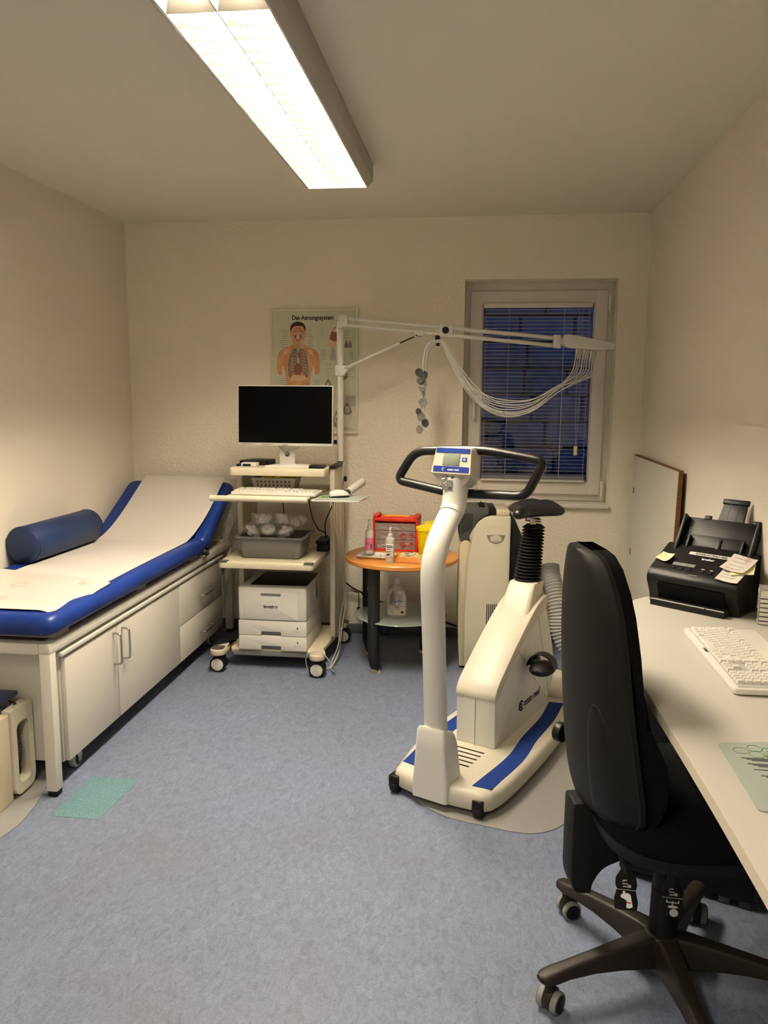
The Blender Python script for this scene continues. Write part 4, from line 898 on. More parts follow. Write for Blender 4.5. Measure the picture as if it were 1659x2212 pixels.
# ------------------------------------------------------------------ air conditioner
ac = thing('air_conditioner', 'tall ivory portable air conditioner with black control top standing behind the bike', 'air conditioner', (-.061, 4.125, 0), math.radians(3))
b = new(); W_ = .262   # local x: right, y: back
prism(b, rpoly([(.006, .012), (.23, .012), (.235, .4), (.235, .852), (.10, .852), (.045, .80), (.012, .60), (.0, .3)], [.02, .01, .01, .018, .04, .03, .05, .05], 7), 'y', 0, .022, .006, ang=35)
obj('side_panel', b, 'acbody', ac)
b = new(); prism(b, [(.018, .012), (.235, .012), (.235, .85), (.125, .85), (.075, .82), (.03, .60), (.015, .3)], 'y', .02, .32, .004)
obj('body', b, 'acwarm', ac)
b = new(); prism(b, rpoly([(-.022, .012), (.03, .012), (.03, .70), (.0, .72), (-.030, .70), (-.036, .45), (-.032, .2)], [.01, .01, .01, .02, .03, .1, .1], 5), 'y', .03, .30, .012, ang=35)
obj('front_cover', b, 'acwarm', ac)
b = new(); prism(b, rpoly([(-.034, .715), (.0, .69), (.03, .76), (.075, .835), (.12, .856), (.12, .888), (-.005, .885), (-.032, .855)], [.004, .01, .02, .02, .005, .005, .02, .02], 4), 'y', .035, .30, .004); obj('air_grille', b, 'dgrey', ac)
b = new(); 
for k in range(14): t0 = k/13; box(b, -.0360+.001*t0, -.0320+.001*t0, .045, .29, .73+.11*t0, .7335+.11*t0); box(b, -.028+.06*t0, -.026+.06*t0, .034, .036, .745+.03*t0, .86)
obj('grille_bars', b, 'blackmatte', ac)
b = new(); box(b, .03, .16, .04, .30, .852, .884, .006); obj('control_panel', b, 'black', ac)
for x, y in ((.085, .10), (.085, .20)):
    b = new(); cyl(b, (x, y, .884), (x, y, .898), .017, seg=20, bev=.003); box(b, x-.004, x+.004, y-.017, y+.017, .898, .904, .002); obj('control_knob', b, 'black', ac)
b = new(); box(b, .16, .23, .03, .31, .85, .880, .006); obj('top_rear', b, 'acwarm', ac)
# scoop handle
b = new(); n = 24; R1 = .047; cx_, cz_ = .158, .752
rings = []
for (s, d) in ((1.0, -.0015), (.95, -.0015), (.9, .004), (.7, .013), (.3, .017), (.02, .018)):
    rings.append([(cx_+R1*s*math.cos(-PI*k/n), d, cz_-.012*(1-s)+R1*s*math.sin(-PI*k/n)) for k in range(n+1)])
M['scoop'] = M['acbody']
t_ = new(); RR = [[t_.verts.new(p) for p in r] for r in rings]
b.free(); t_.free()
b = new(); prism(b, [(cx_+R1*math.cos(-PI*k/n), cz_+R1*math.sin(-PI*k/n)) for k in range(n+1)], 'y', -.0012, .001); obj('grip_recess', b, 'grey', ac)
b = new()
ell(b, (cx_, .004, cz_-.021), (.043, .008, .026)); obj('grip_scoop', b, 'acbody', ac)
b = new(); tube(b, [(cx_+.049*math.cos(k*PI/18), -.0002, cz_+.002+.049*math.sin(k*PI/18)) for k in range(36)], .0009, 5, closed=True); obj('grip_ring', b, 'acwarm', ac)
b = new()
for k in range(11):
    x = .118+k*.0105
    box(b, x, x+.0045, -.001, .002, .262, .375); box(b, x, x+.0045, -.001, .002, .13, .250)
obj('side_vent', b, 'black', ac)
b = new(); prism(b, rpoly([(.235, .03), (.262, .03), (.30, .5), (.30, .74), (.255, .84), (.235, .845)], .01), 'y', .02, .30, .004); obj('rear_housing', b, 'black', ac)
b = new(); box(b, .02, .25, .02, .30, 0, .014, .003); obj('base_plate', b, 'dgrey', ac)
b = new(); hp = spline([(.40, 4.36, .545), (.405, 4.33, .50), (.425, 4.27, .42), (.445, 4.22, .32), (.46, 4.2, .22), (.52, 4.18, .12), (.62, 4.17, .085)], 26)
L = len(hp); tube(b, hp, [.052+.005*math.sin(i*2*PI/4) for i in range(L)], 20)
t = tag(obj('exhaust_hose', b, 'lgrey', ang=80), 'grey corrugated exhaust hose curving down behind the bike saddle', 'exhaust hose'); rebase(t, (.43, 4.25, .08))

# ------------------------------------------------------------------ exercise bike
BK = thing('exercise_bike', 'cream and grey medical ergometer bike with black handlebar and saddle', 'exercise bike', (-.112, 2.735, 0), math.radians(-25.5))
def bo_(n, b, m, par=None, **k): return obj(n, b, m, par or BK, **k)
# platform: outline in local (x right, y back)
left = [(-.175, -.03), (-.222, .20), (-.238, .45), (-.225, .70), (-.185, .93)]
OUT = [(p.x, p.y) for p in spline([(x, y, 0) for x, y in left], 6)]
OUT = [(-.168, -.058)]+OUT+[(-.16, .95)]; OUTR = [(.16, .95)]+[(p.x, p.y) for p in spline([(.185, .93, 0), (.225, .70, 0), (.240, .45, 0), (.244, .22, 0), (.238, .05, 0), (.222, -.035, 0)], 6)]+[(.200, -.064)]; full = [(-.10, -.085), (0, -.092), (.10, -.085)][::-1]
poly = OUT+OUTR; 
b = new(); rings = []
def off(pts, d):
    c = Vector((0, .45)); return [((x)*(1-d/.24), .45+(y-.45)*(1-d/.52)) for x, y in pts]
pp_ = rpoly(OUT+OUTR+[(.08, -.080), (-.08, -.080)], .02, 3)
rings = [[(x, y, z) for x, y in off(pp_, d)] for d, z in ((.012, .028), (.003, .030), (0, .040), (.0, .072), (.004, .086), (.012, .095), (.024, .099))]
loft(b, rings); bo_('platform', b, 'ergo', ang=50)
for s in (-1, 1):
    fx = .045 if s > 0 else 0
    arc = [(p.x, p.y) for p in spline([(s*.165+fx, .0-fx*.4, 0), (s*.190+fx*.62, .25, 0), (s*.195, .45, 0), (s*.182, .68, 0), (s*.150, .89, 0)], 6)]
    inn = [(p.x, p.y) for p in spline([(s*.095+fx, -.01-fx*.4, 0), (s*.125+fx*.62, .25, 0), (s*.132, .45, 0), (s*.120, .68, 0), (s*.088, .87, 0)], 6)]
    b = new(); prism(b, arc+inn[::-1], 'z', .0985, .1005); bo_('grip_strip', b, 'bluefilm')
b = new()
for k in range(5): box(b, -.06, .066, .093+k*.033, .102+k*.033, .0988, .0998)
bo_('platform_slots', b, 'black')
for x in (-.163, .182):
    b = new(); box(b, x-.020, x+.020, -.076, -.03, .026, .072, .003); f = bo_('roller_housing', b, 'black')
    b = new(); cyl(b, (x-.016, -.050, .029), (x+.016, -.050, .029), .029, seg=24, bev=.004); bo_('roller', b, 'rubber', f)
for x in (-.15, .15): b = new(); cyl(b, (x, .85, 0), (x, .85, .032), .025, bev=.004); bo_('foot', b, 'rubber')
# shroud of the column
b = new()
def rrect(cx, cy, hx, hy, z, r=.015, tilt=0): return [(cx+x, cy+y, z+tilt*y) for x, y in rpoly([(-hx, -hy), (hx, -hy), (hx, hy), (-hx, hy)], r, 5)]
loft(b, [rrect(0, -.035, .073, .058, .033), rrect(0, -.035, .072, .058, .10), rrect(0, -.040, .062, .054, .22), rrect(0, -.045, .056, .050, .275, tilt=-.35), rrect(0, -.046, .050, .044, .288, tilt=-.4), rrect(0, -.046, .036, .036, .290, tilt=-.4)])
bo_('column_shroud', b, 'ergogrey')
b = new(); path = spline([(0, -.044, .24), (0, -.060, .45), (0, -.080, .70), (0, -.092, .84), (0, -.082, .92), (0, -.045, .985), (0, .005, 1.035), (0, .045, 1.072)], 8)
tube(b, path, .043, 24, ry=.86, upv=(1, 0, 0)); bo_('column', b, 'ergogrey', ang=60)
b = new(); tube(b, [(0, .033, 1.062), (0, .055, 1.085), (0, .068, 1.13), (0, .072, 1.175), (0, .073, 1.19)], [.0435, .044, .045, .046, .046], 28, sm=5, ry=.95, upv=(1, 0, 0)); nk = bo_('neck', b, 'ergogrey', ang=60)
b = new(); X = frame((-.012, .0262, 1.166), (1, 0, 0), (0, 0, 1)); box(b, -.020, .020, -.018, .018, -.001, .001, X=X); st = bo_('type_plate', b, 'grey', nk)
b = new(); [box(b, x, x+.004, y, y+.004, .001, .0016, X=X) for x, y in ((-.014, .004), (-.006, .008), (-.006, -.002))]; box(b, .006, .016, -.015, -.005, .001, .0016, X=X, mi=1); bo_('plate_print', b, ['whiteink', 'dgrey'], st)
# handlebar
hz = .112; H = [(-.02, 1.284), (-.115, 1.281), (-.185, 1.262), (-.225, 1.225), (-.262, 1.182), (-.258, 1.158), (-.20, 1.148), (-.09, 1.132), (0.0, 1.128)]
Hh = [(-.02, 1.284), (-.12, 1.282), (-.19, 1.268), (-.225, 1.235), (-.264, 1.178), (-.248, 1.158), (-.16, 1.142), (-.03, 1.130)]
HR = [(.0, 1.286), (.12, 1.290), (.235, 1.275), (.292, 1.262), (.305, 1.243), (.285, 1.19), (.258, 1.140), (.235, 1.132), (.13, 1.130), (.03, 1.130)]
b = new(); tube(b, rp3 if 0 else [Vector((x, hz, z)) for x, z in rpoly([(-.03, 1.284), (-.195, 1.274), (-.272, 1.160), (-.03, 1.126)], [0, .05, .035, 0], 8)], .0165, 16, upv=(0, 1, 0)); bo_('handlebar', b, 'foam', ang=60)
b = new(); tube(b, [Vector((x, hz, z)) for x, z in rpoly([(-.03, 1.284), (.10, 1.289), (.315, 1.262), (.250, 1.136), (.03, 1.130)], [0, .06, .035, .035, 0], 8)], .0165, 16, upv=(0, 1, 0)); bo_('handlebar', b, 'foam', ang=60)
# display
DM = Matrix.Translation((-.002, .045, 1.250)) @ Matrix.Rotation(math.radians(-14), 4, 'X')
b = new(); 
prof = [(-.075, -.044), (.075, -.044), (.067, .045), (-.067, .045)]
t_ = new()
F1 = [t_.verts.new(DM @ Vector((x, -.004, z))) for x, z in rpoly([(-.078, -.046), (.078, -.046), (.069, .047), (-.069, .047)], .006, 4)]
F2 = [t_.verts.new(DM @ Vector((x, .004, z))) for x, z in rpoly([(-.082, -.050), (.082, -.050), (.073, .050), (-.073, .050)], .008, 4)]
F3 = [t_.verts.new(DM @ Vector((x, .045, z))) for x, z in rpoly([(-.080, -.060), (.080, -.060), (.073, .053), (-.073, .053)], .02, 4)]
F4 = [t_.verts.new(DM @ Vector((x, .082, z))) for x, z in rpoly([(-.070, -.075), (.070, -.075), (.066, .035), (-.066, .035)], .03, 4)]
for a_, c_ in ((F1, F2), (F2, F3), (F3, F4)):
    for i in range(len(a_)): t_.faces.new((a_[i], a_[(i+1) % len(a_)], c_[(i+1) % len(a_)], c_[i]))
t_.faces.new(F1[::-1]); t_.faces.new(F4); bmesh.ops.recalc_face_normals(t_, faces=t_.faces); merge(b, t_)
loft(b, [[DM @ Vector((x*sx_, y_, z_)) for x, y_ in rpoly([(-1, y0_), (1, y0_), (1, y1_), (-1, y1_)], .01, 3)] for sx_, y0_, y1_, z_ in ((.078, .004, .070, -.045), (.060, .015, .078, -.068), (.048, .020, .085, -.080))])
dp = bo_('display', b, 'ergo', ang=35)
b = new(); box(b, -.067, .067, -.0055, -.004, .028, .045, X=DM); box(b, -.070, .070, -.0055, -.004, -.040, -.020, X=DM); bo_('blue_panel', b, 'bluepanel', dp)
b = new(); box(b, -.036, .030, -.0062, -.004, -.016, .026, .001, X=DM); bo_('lcd_screen', b, 'lcd', dp)
b = new(); box(b, .040, .058, -.0058, -.004, .0, .014, X=DM); bt = bo_('button', b, 'bluepanel', dp)
b = new(); prism(b, [(.045, .005), (.049, .0015), (.053, .005), (.053, .008), (.049, .006), (.045, .008)], 'y', -.0062, -.0058, X=DM); box(b, .044, .054, -.0062, -.0058, .010, .0115, X=DM); bo_('button_icon', b, 'whiteink', bt)
text('custo med', .0105, DM @ frame((.010, -.0057, -.0345), (1, 0, 0), (0, 0, 1)), 'whiteink', dp, 'logo_lettering', bold=.0002)
b = new(); tube(b, [DM @ Vector((-.030+.0045*math.cos(a), -.0057, -.031+.0045*math.sin(a))) for a in [math.radians(50+k*26) for k in range(11)]], .0011, 5); bo_('logo_ring', b, 'whiteink', dp)
for x, r_ in ((-.018, .007), (.006, .0065)):
    b = new(); c = DM @ Vector((x, .012, -.058)); cyl(b, c, c+Vector((0, -.012, -.004)), r_, seg=16, bev=.001); 
    if x < 0: cyl(b, c+Vector((-.004, -.010, -.004)), c+Vector((-.014, -.014, -.006)), .004, seg=10)
    bo_('socket', b, 'steel' if x < 0 else 'black', dp)
b = new(); c = DM @ Vector((.038, .006, -.056)); tube(b, [c+Vector((.007*math.cos(k*PI/8), 0, .007*math.sin(k*PI/8))) for k in range(16)], .0008, 5, closed=True); bo_('power_button', b, 'grey', dp)
# body
Bx = .084
low = [(.285, .099), (.278, .315), (.47, .440), (.585, .515), (.80, .560), (.90, .36), (.928, .235), (.905, .17), (.855, .125), (.84, .099)]
b = new(); prism(b, rpoly(low, [.003, .003, .01, .05, .03, .08, .06, .04, .02, .003], 6), 'x', -Bx, Bx, .012, ang=50); bd = bo_('body', b, 'ergogrey', ang=30)
b = new(); prism(b, rpoly([(.274, .292), (.274, .318), (.30, .355), (.47, .470), (.60, .548), (.70, .60), (.80, .62), (.815, .60), (.805, .56), (.60, .500), (.46, .420), (.30, .300)], [.01, .02, .03, .05, .1, .05, .02, .01, .02, .05, .05, .02], 6), 'x', -Bx-.003, Bx+.003, .009, ang=45); bo_('top_cover', b, 'ergo', ang=30)
b = new(); box(b, -.0006, .0006, .2765, .279, .10, .295); bo_('seam', b, 'grey', bd)
b = new(); prism(b, [(.50, .44), (.502, .44), (.842, .13), (.84, .13)], 'x', Bx-.0005, Bx+.0006); bo_('seam', b, 'grey', bd)
b = new(); prism(b, [(.70, .56), (.702, .56), (.875, .14), (.873, .14)], 'x', Bx-.0005, Bx+.0006); bo_('seam', b, 'grey', bd)
TXT = frame((Bx+.0008, .575, .178), (0, 1, 0), (0, 0, 1))
text('custo med', .046, TXT @ Matrix.Rotation(math.radians(0), 4, 'Z'), 'ink', bd, 'logo_lettering', align='LEFT', bold=.0009, sx=.92)
b = new(); tube(b, [TXT @ Vector((-.030+.020*math.cos(a), .014+.020*math.sin(a), 0)) for a in [math.radians(45+k*18) for k in range(16)]], .0038, 6, ry=1, upv=(1, 0, 0)); tube(b, [TXT @ Vector((-.030+.009*math.cos(a), .014+.009*math.sin(a), 0)) for a in [math.radians(k*36) for k in range(10)]], .0026, 6, closed=True, upv=(1, 0, 0)); bo_('logo_ring', b, 'ink', bd)
# saddle post
b = new(); loft(b, [rrect(0, .665, .078, .085, .50, .03), rrect(0, .70, .072, .080, .56, .03), rrect(0, .745, .064, .070, .63, .025), rrect(0, .775, .060, .064, .675, .02), rrect(0, .775, .052, .056, .678, .02)]); bo_('post_housing', b, 'ergo', ang=50)
b = new(); pr_ = []
NB = 17
for k in range(NB):
    z0 = k/NB; rr1 = .055-.010*z0; 
    pr_ += [(rr1*.80, z0*.235), (rr1*1.08, (z0+.35/NB)*.235), (rr1*1.10, (z0+.45/NB)*.235)]
t_ = new(); rings = []
for r_, z in [(.05, -.004)]+pr_+[(.034, .240)]:
    cy_ = .775+.06*(z/.24); rings.append([(r_*math.cos(k*PI/16), cy_+r_*math.sin(k*PI/16), .678+z) for k in range(32)])
loft(b, rings); bo_('bellows', b, 'rubber', ang=70)
b = new(); cyl(b, (-.004, .835, .90), (-.01, .842, .958), .014); cyl(b, (-.043, .842, .937), (.027, .842, .937), .010); box(b, -.02, .004, .80, .89, .943, .953, .002); bo_('saddle_clamp', b, 'steel')
b = new(); rings = []
for k in range(15):
    t_k = k/14; y = .685+.285*t_k; wd = .026+.016*t_k+.095*(0.5-.5*math.cos(min(1, max(0, (t_k-.22)/.58))*PI)); wd *= math.sqrt(max(.05, 1-max(0, (t_k-.80)/.20)**2*.85)) if t_k > .8 else 1
    if k == 0: wd = .014
    zc = .976+.012*math.sin(t_k*PI)*0+.012*t_k; hh = .024+.011*t_k
    if k in (0, 14): hh *= .4
    ring_ = []
    for j in range(20):
        a = 2*PI*j/20; x = wd*math.cos(a); zz = hh*math.sin(a)
        if zz < 0: zz *= .9+.5*abs(math.cos(a))*t_k
        zz -= .010*abs(x/.12)**2; zz -= .008*math.exp(-(x/.02)**2)*(t_k > .5)*(math.sin(a) > 0)
        ring_.append((x-.022, y, zc+zz))
    rings.append(ring_)
loft(b, rings); bo_('saddle', b, 'foam', ang=80)
# cranks and pedals
for s, py_, pz_ in ((1, .585, .372), (-1, .74, .33)):
    b = new(); cyl(b, (s*Bx, .68, .35), (s*(Bx+.02), .68, .35), .025, bev=.003); tube(b, [(s*(Bx+.018), .68, .35), (s*(Bx+.024), py_, pz_)], .012, 8); cr = bo_('crank', b, 'black')
    b = new(); rings = []
    for k in range(9):
        a = -1+k/4; y = py_+a*.072; wd = .052*math.sqrt(max(.1, 1-a*a*.8)); 
        rings.append([(s*(Bx+.075)+wd*math.cos(q*PI/8), y, pz_-.014+.028*math.sin(q*PI/8)*math.sqrt(max(.1, 1-a*a*.9))) for q in range(16)])
    loft(b, rings); pd = bo_('pedal', b, 'rubber', cr, ang=50)
    b = new(); X = Matrix.Identity(4)
    st_ = [Vector((s*(Bx+.075)+.056*math.cos(q*PI/10), py_-.01, pz_-.005+.056*math.sin(q*PI/10))) for q in range(11)]
    rings = [[p+Vector((0, d_*.024, 0))+ (p-Vector((s*(Bx+.075), py_-.01, pz_-.005))).normalized()*e_ for d_, e_ in ((-1, 0), (1, 0), (1, .004), (-1, .004))] for p in st_]
    loft(b, rings); bo_('pedal_strap', b, 'black', pd)
# rear stabiliser housing
b = new(); prism(b, rpoly([(.955, .012), (1.12, .012), (1.12, .13), (1.06, .195), (1.0, .19), (.965, .12)], .025, 6), 'x', -.14, .155, .012, ang=50); rh = bo_('rear_housing', b, 'ergo', ang=40)
b = new(); box(b, -.13, .145, .925, 1.10, .012, .085, .004); bo_('rear_gap', b, 'dgrey')
# ------------------------------------------------------------------ desk
DZ = .785
dk = thing('desk', 'large off white desk with rounded far corner along the right wall', 'desk', (.66, 1.6, 0))
def dk_(n, b, m, par=None, **k):
    b.transform(Matrix.Translation((-.66, -1.6, 0))); return obj(n, b, m, par or dk, **k)
edge = [(p.x, p.y) for p in spline([(.421, .35, 0), (.421, 1.3, 0), (.409, 1.92, 0), (.420, 2.20, 0), (.455, 2.45, 0), (.520, 2.68, 0), (.60, 2.78, 0), (.72, 2.845, 0), (.905, 2.87, 0)], 8)]
pts = edge+[(.919, 2.87), (.919, .35)]
b = new(); prism(b, pts, 'z', DZ-.027, DZ, .0015, ang=50); dk_('desktop', b, 'desk')
b = new(); P = edge[3:-1]; rings = [[(x-.0012, y, z) for z in (DZ-.0265, DZ-.001)]+[(x+.002, y, z) for z in (DZ-.001, DZ-.0265)] for x, y in P]; loft(b, rings); dk_('edge_band', b, 'deskedge')
b = new(); cyl(b, (.78, 2.60, .02), (.78, 2.60, DZ-.027), .03, bev=.002); cyl(b, (.78, 2.60, 0), (.78, 2.60, .02), .035); dk_('leg', b, 'dgrey')
b = new(); box(b, .50, .90, .45, .475, 0, DZ-.027, .002); dk_('leg_panel', b, 'desk')
for y in (1.19, 1.115): b = new(); cyl(b, (.452, y, DZ-.060), (.452, y, DZ-.027), .014, bev=.004); dk_('cable_clip', b, 'cream')
# black box on feet, widened and raised to stand in for under-desk shade
shade_unit = thing('desk_shade_unit', 'black box unit on small feet, enlarged to fill the shade under the desk', 'cabinet', (.735, 2.25, 0), math.radians(-22))
b = new(); box(b, -.285, .095, -.02, .17, .022, .60, .006); obj('case_shell', b, 'black', shade_unit)
for x in (-.26, .02, .075):
    for y in (.0, .14): b = new(); box(b, x-.016, x+.016, y-.016, y+.016, 0, .024, .004); obj('foot', b, 'dgrey', shade_unit)

# chipboard panel with hinge holes
pn_ = thing('wooden_panel', 'white laminated chipboard panel with raw edge leaning on the right wall', 'board', (.895, 4.13, 0))
def wp(n, b, m): b.transform(Matrix.Translation((-.895, -4.13, 0))); return obj(n, b, m, pn_)
XP = Matrix(((1, 0, .018, 0), (0, 1, 0, 0), (0, 0, 1, 0), (0, 0, 0, 1)))
b = new(); box(b, .8655, .8845, 3.62, 4.66, .003, 1.155, X=XP); wp('core', b, 'chip')
b = new(); box(b, .8645, .8655, 3.626, 4.66, .003, 1.149, X=XP); wp('laminate_face', b, 'offwhite')
for y, z, r in ((4.60, .955, .021), (4.58, .60, .021)):
    b = new(); rg = random.Random(int(z*100)); prism(b, [(y+r*rg.uniform(.55, 1.15)*math.cos(k*PI/8), z+r*rg.uniform(.6, 1.2)*math.sin(k*PI/8)) for k in range(16)], 'x', .8635, .866, X=XP)
    prism(b, [(y+r*.45*math.cos(k*PI/5), z+r*.5*math.sin(k*PI/5)) for k in range(10)], 'x', .8632, .866, mi=1, X=XP)
    b.transform(Matrix.Translation((-.895, -4.13, 0))); obj('hinge_hole', b, ['chip', 'grey'], pn_)

# ------------------------------------------------------------------ document scanner
sc_ = thing('document_scanner', 'black sheet feed document scanner with raised paper chute at the far end of the desk', 'scanner', (.688, 2.600, DZ+.0005), math.radians(-39.5))
def sc(n, b, m, par=None, **k): return obj(n, b, m, par or sc_, **k)
W3 = .152
b = new(); prism(b, rpoly([(.035, .0), (.172, .0), (.190, .06), (.205, .16), (.185, .185), (.155, .192), (.02, .118), (.006, .100), (.004, .085), (.03, .03)], [.004, .004, .02, .02, .02, .02, .012, .012, .01, .006], 5), 'x', -W3, W3, .006, ang=40); sc('body', b, 'black', ang=35)
b = new(); prism(b, [(.0, .075), (.03, .012), (.07, .012), (.07, .07)], 'x', -.112, .112); sc('output_slot', b, 'blackmatte')
b = new(); prism(b, rpoly([(-.012, .0), (.06, .0), (.06, .016), (-.006, .026), (-.012, .022)], .003, 3), 'x', -.124, .124, .002); sc('output_tray', b, 'black')
b = new(); box(b, -.124, .062, -.0135, -.009, .0205, .0235); box(b, .066, .124, -.0135, -.009, .0205, .0235); sc('tray_highlight_strip', b, 'lgrey')
SL = math.atan2(.192-.118, .155-.02); TOP = frame((0, .02, .1195), (1, 0, 0), (0, math.cos(SL), math.sin(SL)))
b = new(); box(b, -.083, -.008, .032, .047, -.001, .0012, X=TOP)
for k in range(1, 3): box(b, -.083+.025*k-.0004, -.083+.025*k+.0004, .032, .047, .0011, .0014, mi=1, X=TOP)
sc('label_windows', b, ['grey', 'ink'])
for x in (-.075, -.048, -.022, .022, .050, .082):
    b = new(); t0 = [(x+.010*math.cos(k*PI/8), .020+.005*math.sin(k*PI/8)) for k in range(16)]; prism(b, t0, 'z', -.001, .0025, .001, X=TOP); sc('button', b, 'rubber')
b = new(); box(b, .018, .026, .028, .033, .001, .0014, X=TOP); prism(b, [(.028, .028), (.032, .0305), (.028, .033)], 'z', .001, .0014, X=TOP); box(b, .046, .056, .028, .033, .001, .0014, X=TOP)
for a in (.8, -.8): box(b, -.004, .004, -.0005, .0005, .0, .0004, X=TOP @ Matrix.Translation((.082, .031, .001)) @ Matrix.Rotation(a, 4, 'Z'))
sc('button_icons', b, 'lgrey')
b = new(); box(b, -.055, .095, .098, .113, .0, .0012, X=TOP); lb = sc('white_label_strip', b, 'white')
text('SCNGB-KD-30427-FB20', .0105, TOP @ Matrix.Translation((.020, .1015, .0013)), 'ink', lb, 'label_lettering', bold=.0003, sx=1.0)
text('brother', .0135, TOP @ Matrix.Translation((.018, .078, .0008)), 'whiteink', sc_, 'logo_lettering', bold=.0003)
text('ADS-2400N', .006, TOP @ Matrix.Translation((.005, -.008, .0008)) @ Matrix.Rotation(-.3, 4, 'X'), 'lgrey', sc_, 'model_lettering')
# chute
CH = Matrix.Translation((0, .155, .170)) @ Matrix.Rotation(math.radians(58), 4, 'X')
b = new(); box(b, -.122, .140, 0, .125, -.006, .004, .002, X=CH); box(b, -.122, -.110, -.02, .125, .004, .030, .003, X=CH); box(b, .128, .140, -.02, .125, .004, .030, .003, X=CH); box(b, -.08, .10, .0, .06, .004, .008, .002, X=CH); box(b, -.06, -.035, .12, .137, -.004, .006, .003, X=CH); box(b, .105, .13, .12, .135, -.004, .006, .003, X=CH); box(b, .012, .026, -.015, .05, .008, .014, .002, X=CH)
ch = sc('paper_chute', b, 'black')
b = new(); box(b, -.085, -.078, .0, .05, .004, .024, .001, X=CH); box(b, .098, .105, .0, .05, .004, .024, .001, X=CH); sc('paper_guide', b, 'black', ch)
b = new(); prism(b, rpoly([(-.015, .105), (.075, .105), (.070, .193), (-.010, .193)], .004), 'z', -.006, .001, .001, X=CH); box(b, -.015, .075, .188, .207, -.006, .006, .003, X=CH); box(b, .015, .016, .12, .18, .001, .0016, mi=1, X=CH); box(b, .045, .046, .12, .18, .001, .0016, mi=1, X=CH); sc('chute_extension', b, ['black', 'dgrey'], ch)
# notes on the scanner (each rests on it)
def note(name, label, m, loc3, w_, h_, rz, curl, seed, lines=3, r=None):
    rg = random.Random(seed); X = sc_m @ TOP @ Matrix.Translation(loc3) @ Matrix.Rotation(rz, 4, 'Z'); b = new()
    def f(u, v):
        x = (u-.5)*w_; y = (v-.5)*h_; z = .001+curl*((2*u-1)**2*.5+(2*v-1)**2*.4)*(.5+.5*u)+.0015*math.sin(u*5+v*3+seed); return Vector((x, y, max(.0008, z)))
    sheet(b, f, 10, 10, .0003)
    b.transform(X); o = obj(name, b, m); tag(o, label, 'note')
    c = X.translation; rebase(o, c); b = new()
    for k in range(lines):
        y = h_*(.32-.22*k); x = -w_*.35; p = []
        while x < w_*.32*rg.uniform(.7, 1.1):
            u_, v_ = x/w_+.5, y/h_+.5; q = f(u_, v_)
            p.append(Vector((x, y+rg.uniform(-.0028, .0028), q.z+.0009))); x += .0022
        if len(p) > 2: tube(b, p, .00035, 4)
    b.transform(X); b.transform(Matrix.Translation(-c)); obj('handwriting', b, 'greyink', o); return X, o
bpy.context.view_layer.update(); sc_m = sc_.matrix_world.copy()
note('sticky_note', 'small yellow sticky note on the left corner of the scanner', 'sticky', (-.119, .058, .002), .050, .042, -.25, .012, 1)
note('paper_note', 'white note with a round lower edge under the clipped note on the scanner', 'paper', (.118, .016, .0015), .075, .055, -.1, .004, 2)
M['noteyellow'] = M['sticky']
note('paper_note', 'pale yellow note peeking out behind the clipped white notes', 'sticky', (.142, .060, .006), .070, .070, .25, .004, 5, 0)
X, o = note('paper_note', 'white handwritten note with a red paper clip on the right of the scanner', 'paper', (.125, .070, .010), .085, .080, -.22, .010, 3, 4)
b = new(); tube(b, [X @ Vector((.012+x, .022+y, .0105)) for x, y in ((0, .018), (0, -.006), (.004, -.009), (.008, -.006), (.008, .012), (.005, .015), (.002, .012), (.002, .0))], .0005, 5); t = tag(obj('paper_clip', b, 'red'), 'red paper clip holding the white notes on the scanner', 'paper clip'); rebase(t, X @ Vector((.016, .022, .01)))

# desk keyboard (long side towards the window), pad, box
k2 = keyboard('keyboard', 'white keyboard lying on the desk in front of the scanner', (.610, 2.095, DZ+.0005), math.radians(-91), .02, L=.50, W=.20)
text('CHERRY', .010, Matrix.Translation((-.04, .006, .0165)), 'ink', k2, 'logo_lettering', bold=.0002)
b = new(); prism(b, rpoly([(.490, 1.568), (.80, 1.615), (.80, 1.35), (.482, 1.30)], .014, 5), 'z', DZ+.0005, DZ+.0035, .0008); t = tag(obj('mouse_pad', b, 'padgreen'), 'pale green printed mouse pad near the front edge of the desk', 'mouse pad'); rebase(t, (.6, 1.45, DZ+.0005))
PT = frame((-.110, .0, .0031), (0, -1, 0), (1, 0, 0))
b = new()
for (u0, u1, v, h) in ((-.055, -.0, .045, .004), (-.045, .0, .055, .002)): pass
rg = random.Random(9)
for k in range(8):
    y = .075-k*.024; 
    if k in (0,): continue
    x = .03 if k != 4 else .02
    for q in range(3 if k % 3 else 1): box(b, -.088+.008*q+.004*k, .12, y-.005*q, y-.005*q+.0026, .0031, .0034)
obj('pad_text', b, 'ink', t)
b = new(); box(b, -.035, .12, .060, .070, .0031, .0034); box(b, -.025, .12, .082, .090, .0031, .0034)
for (cx_, cy_) in ((-.075, .085), (-.045, .098), (-.05, .070), (-.02, .088)): tube(b, [(cx_+.015*math.cos(k*PI/3), cy_+.015*math.sin(k*PI/3), .0031) for k in range(6)], .0008, 4, closed=True)
tube(b, [(-.075+.008*math.cos(k*PI/3), -.115+.008*math.sin(k*PI/3), .0031) for k in range(6)], .002, 4, closed=True); obj('pad_print', b, 'greenprint', t)
bx = thing('clear_box', 'clear plastic box with printed white label at the right edge of the desk', 'plastic box', (.885, 2.458, DZ+.0005), math.radians(-15))
b = new()
for (a0, a1, c0, c1) in ((-.022, .022, 0, .002), (-.022, .022, .058, .06), (-.022, -.020, .002, .058), (.020, .022, .002, .058)): box(b, a0, a1, c0, c1, 0, .115, 0)
box(b, -.022, .022, 0, .06, 0, .002); box(b, -.022, .022, 0, .06, .113, .115); obj('box_shell', b, 'clear', bx)
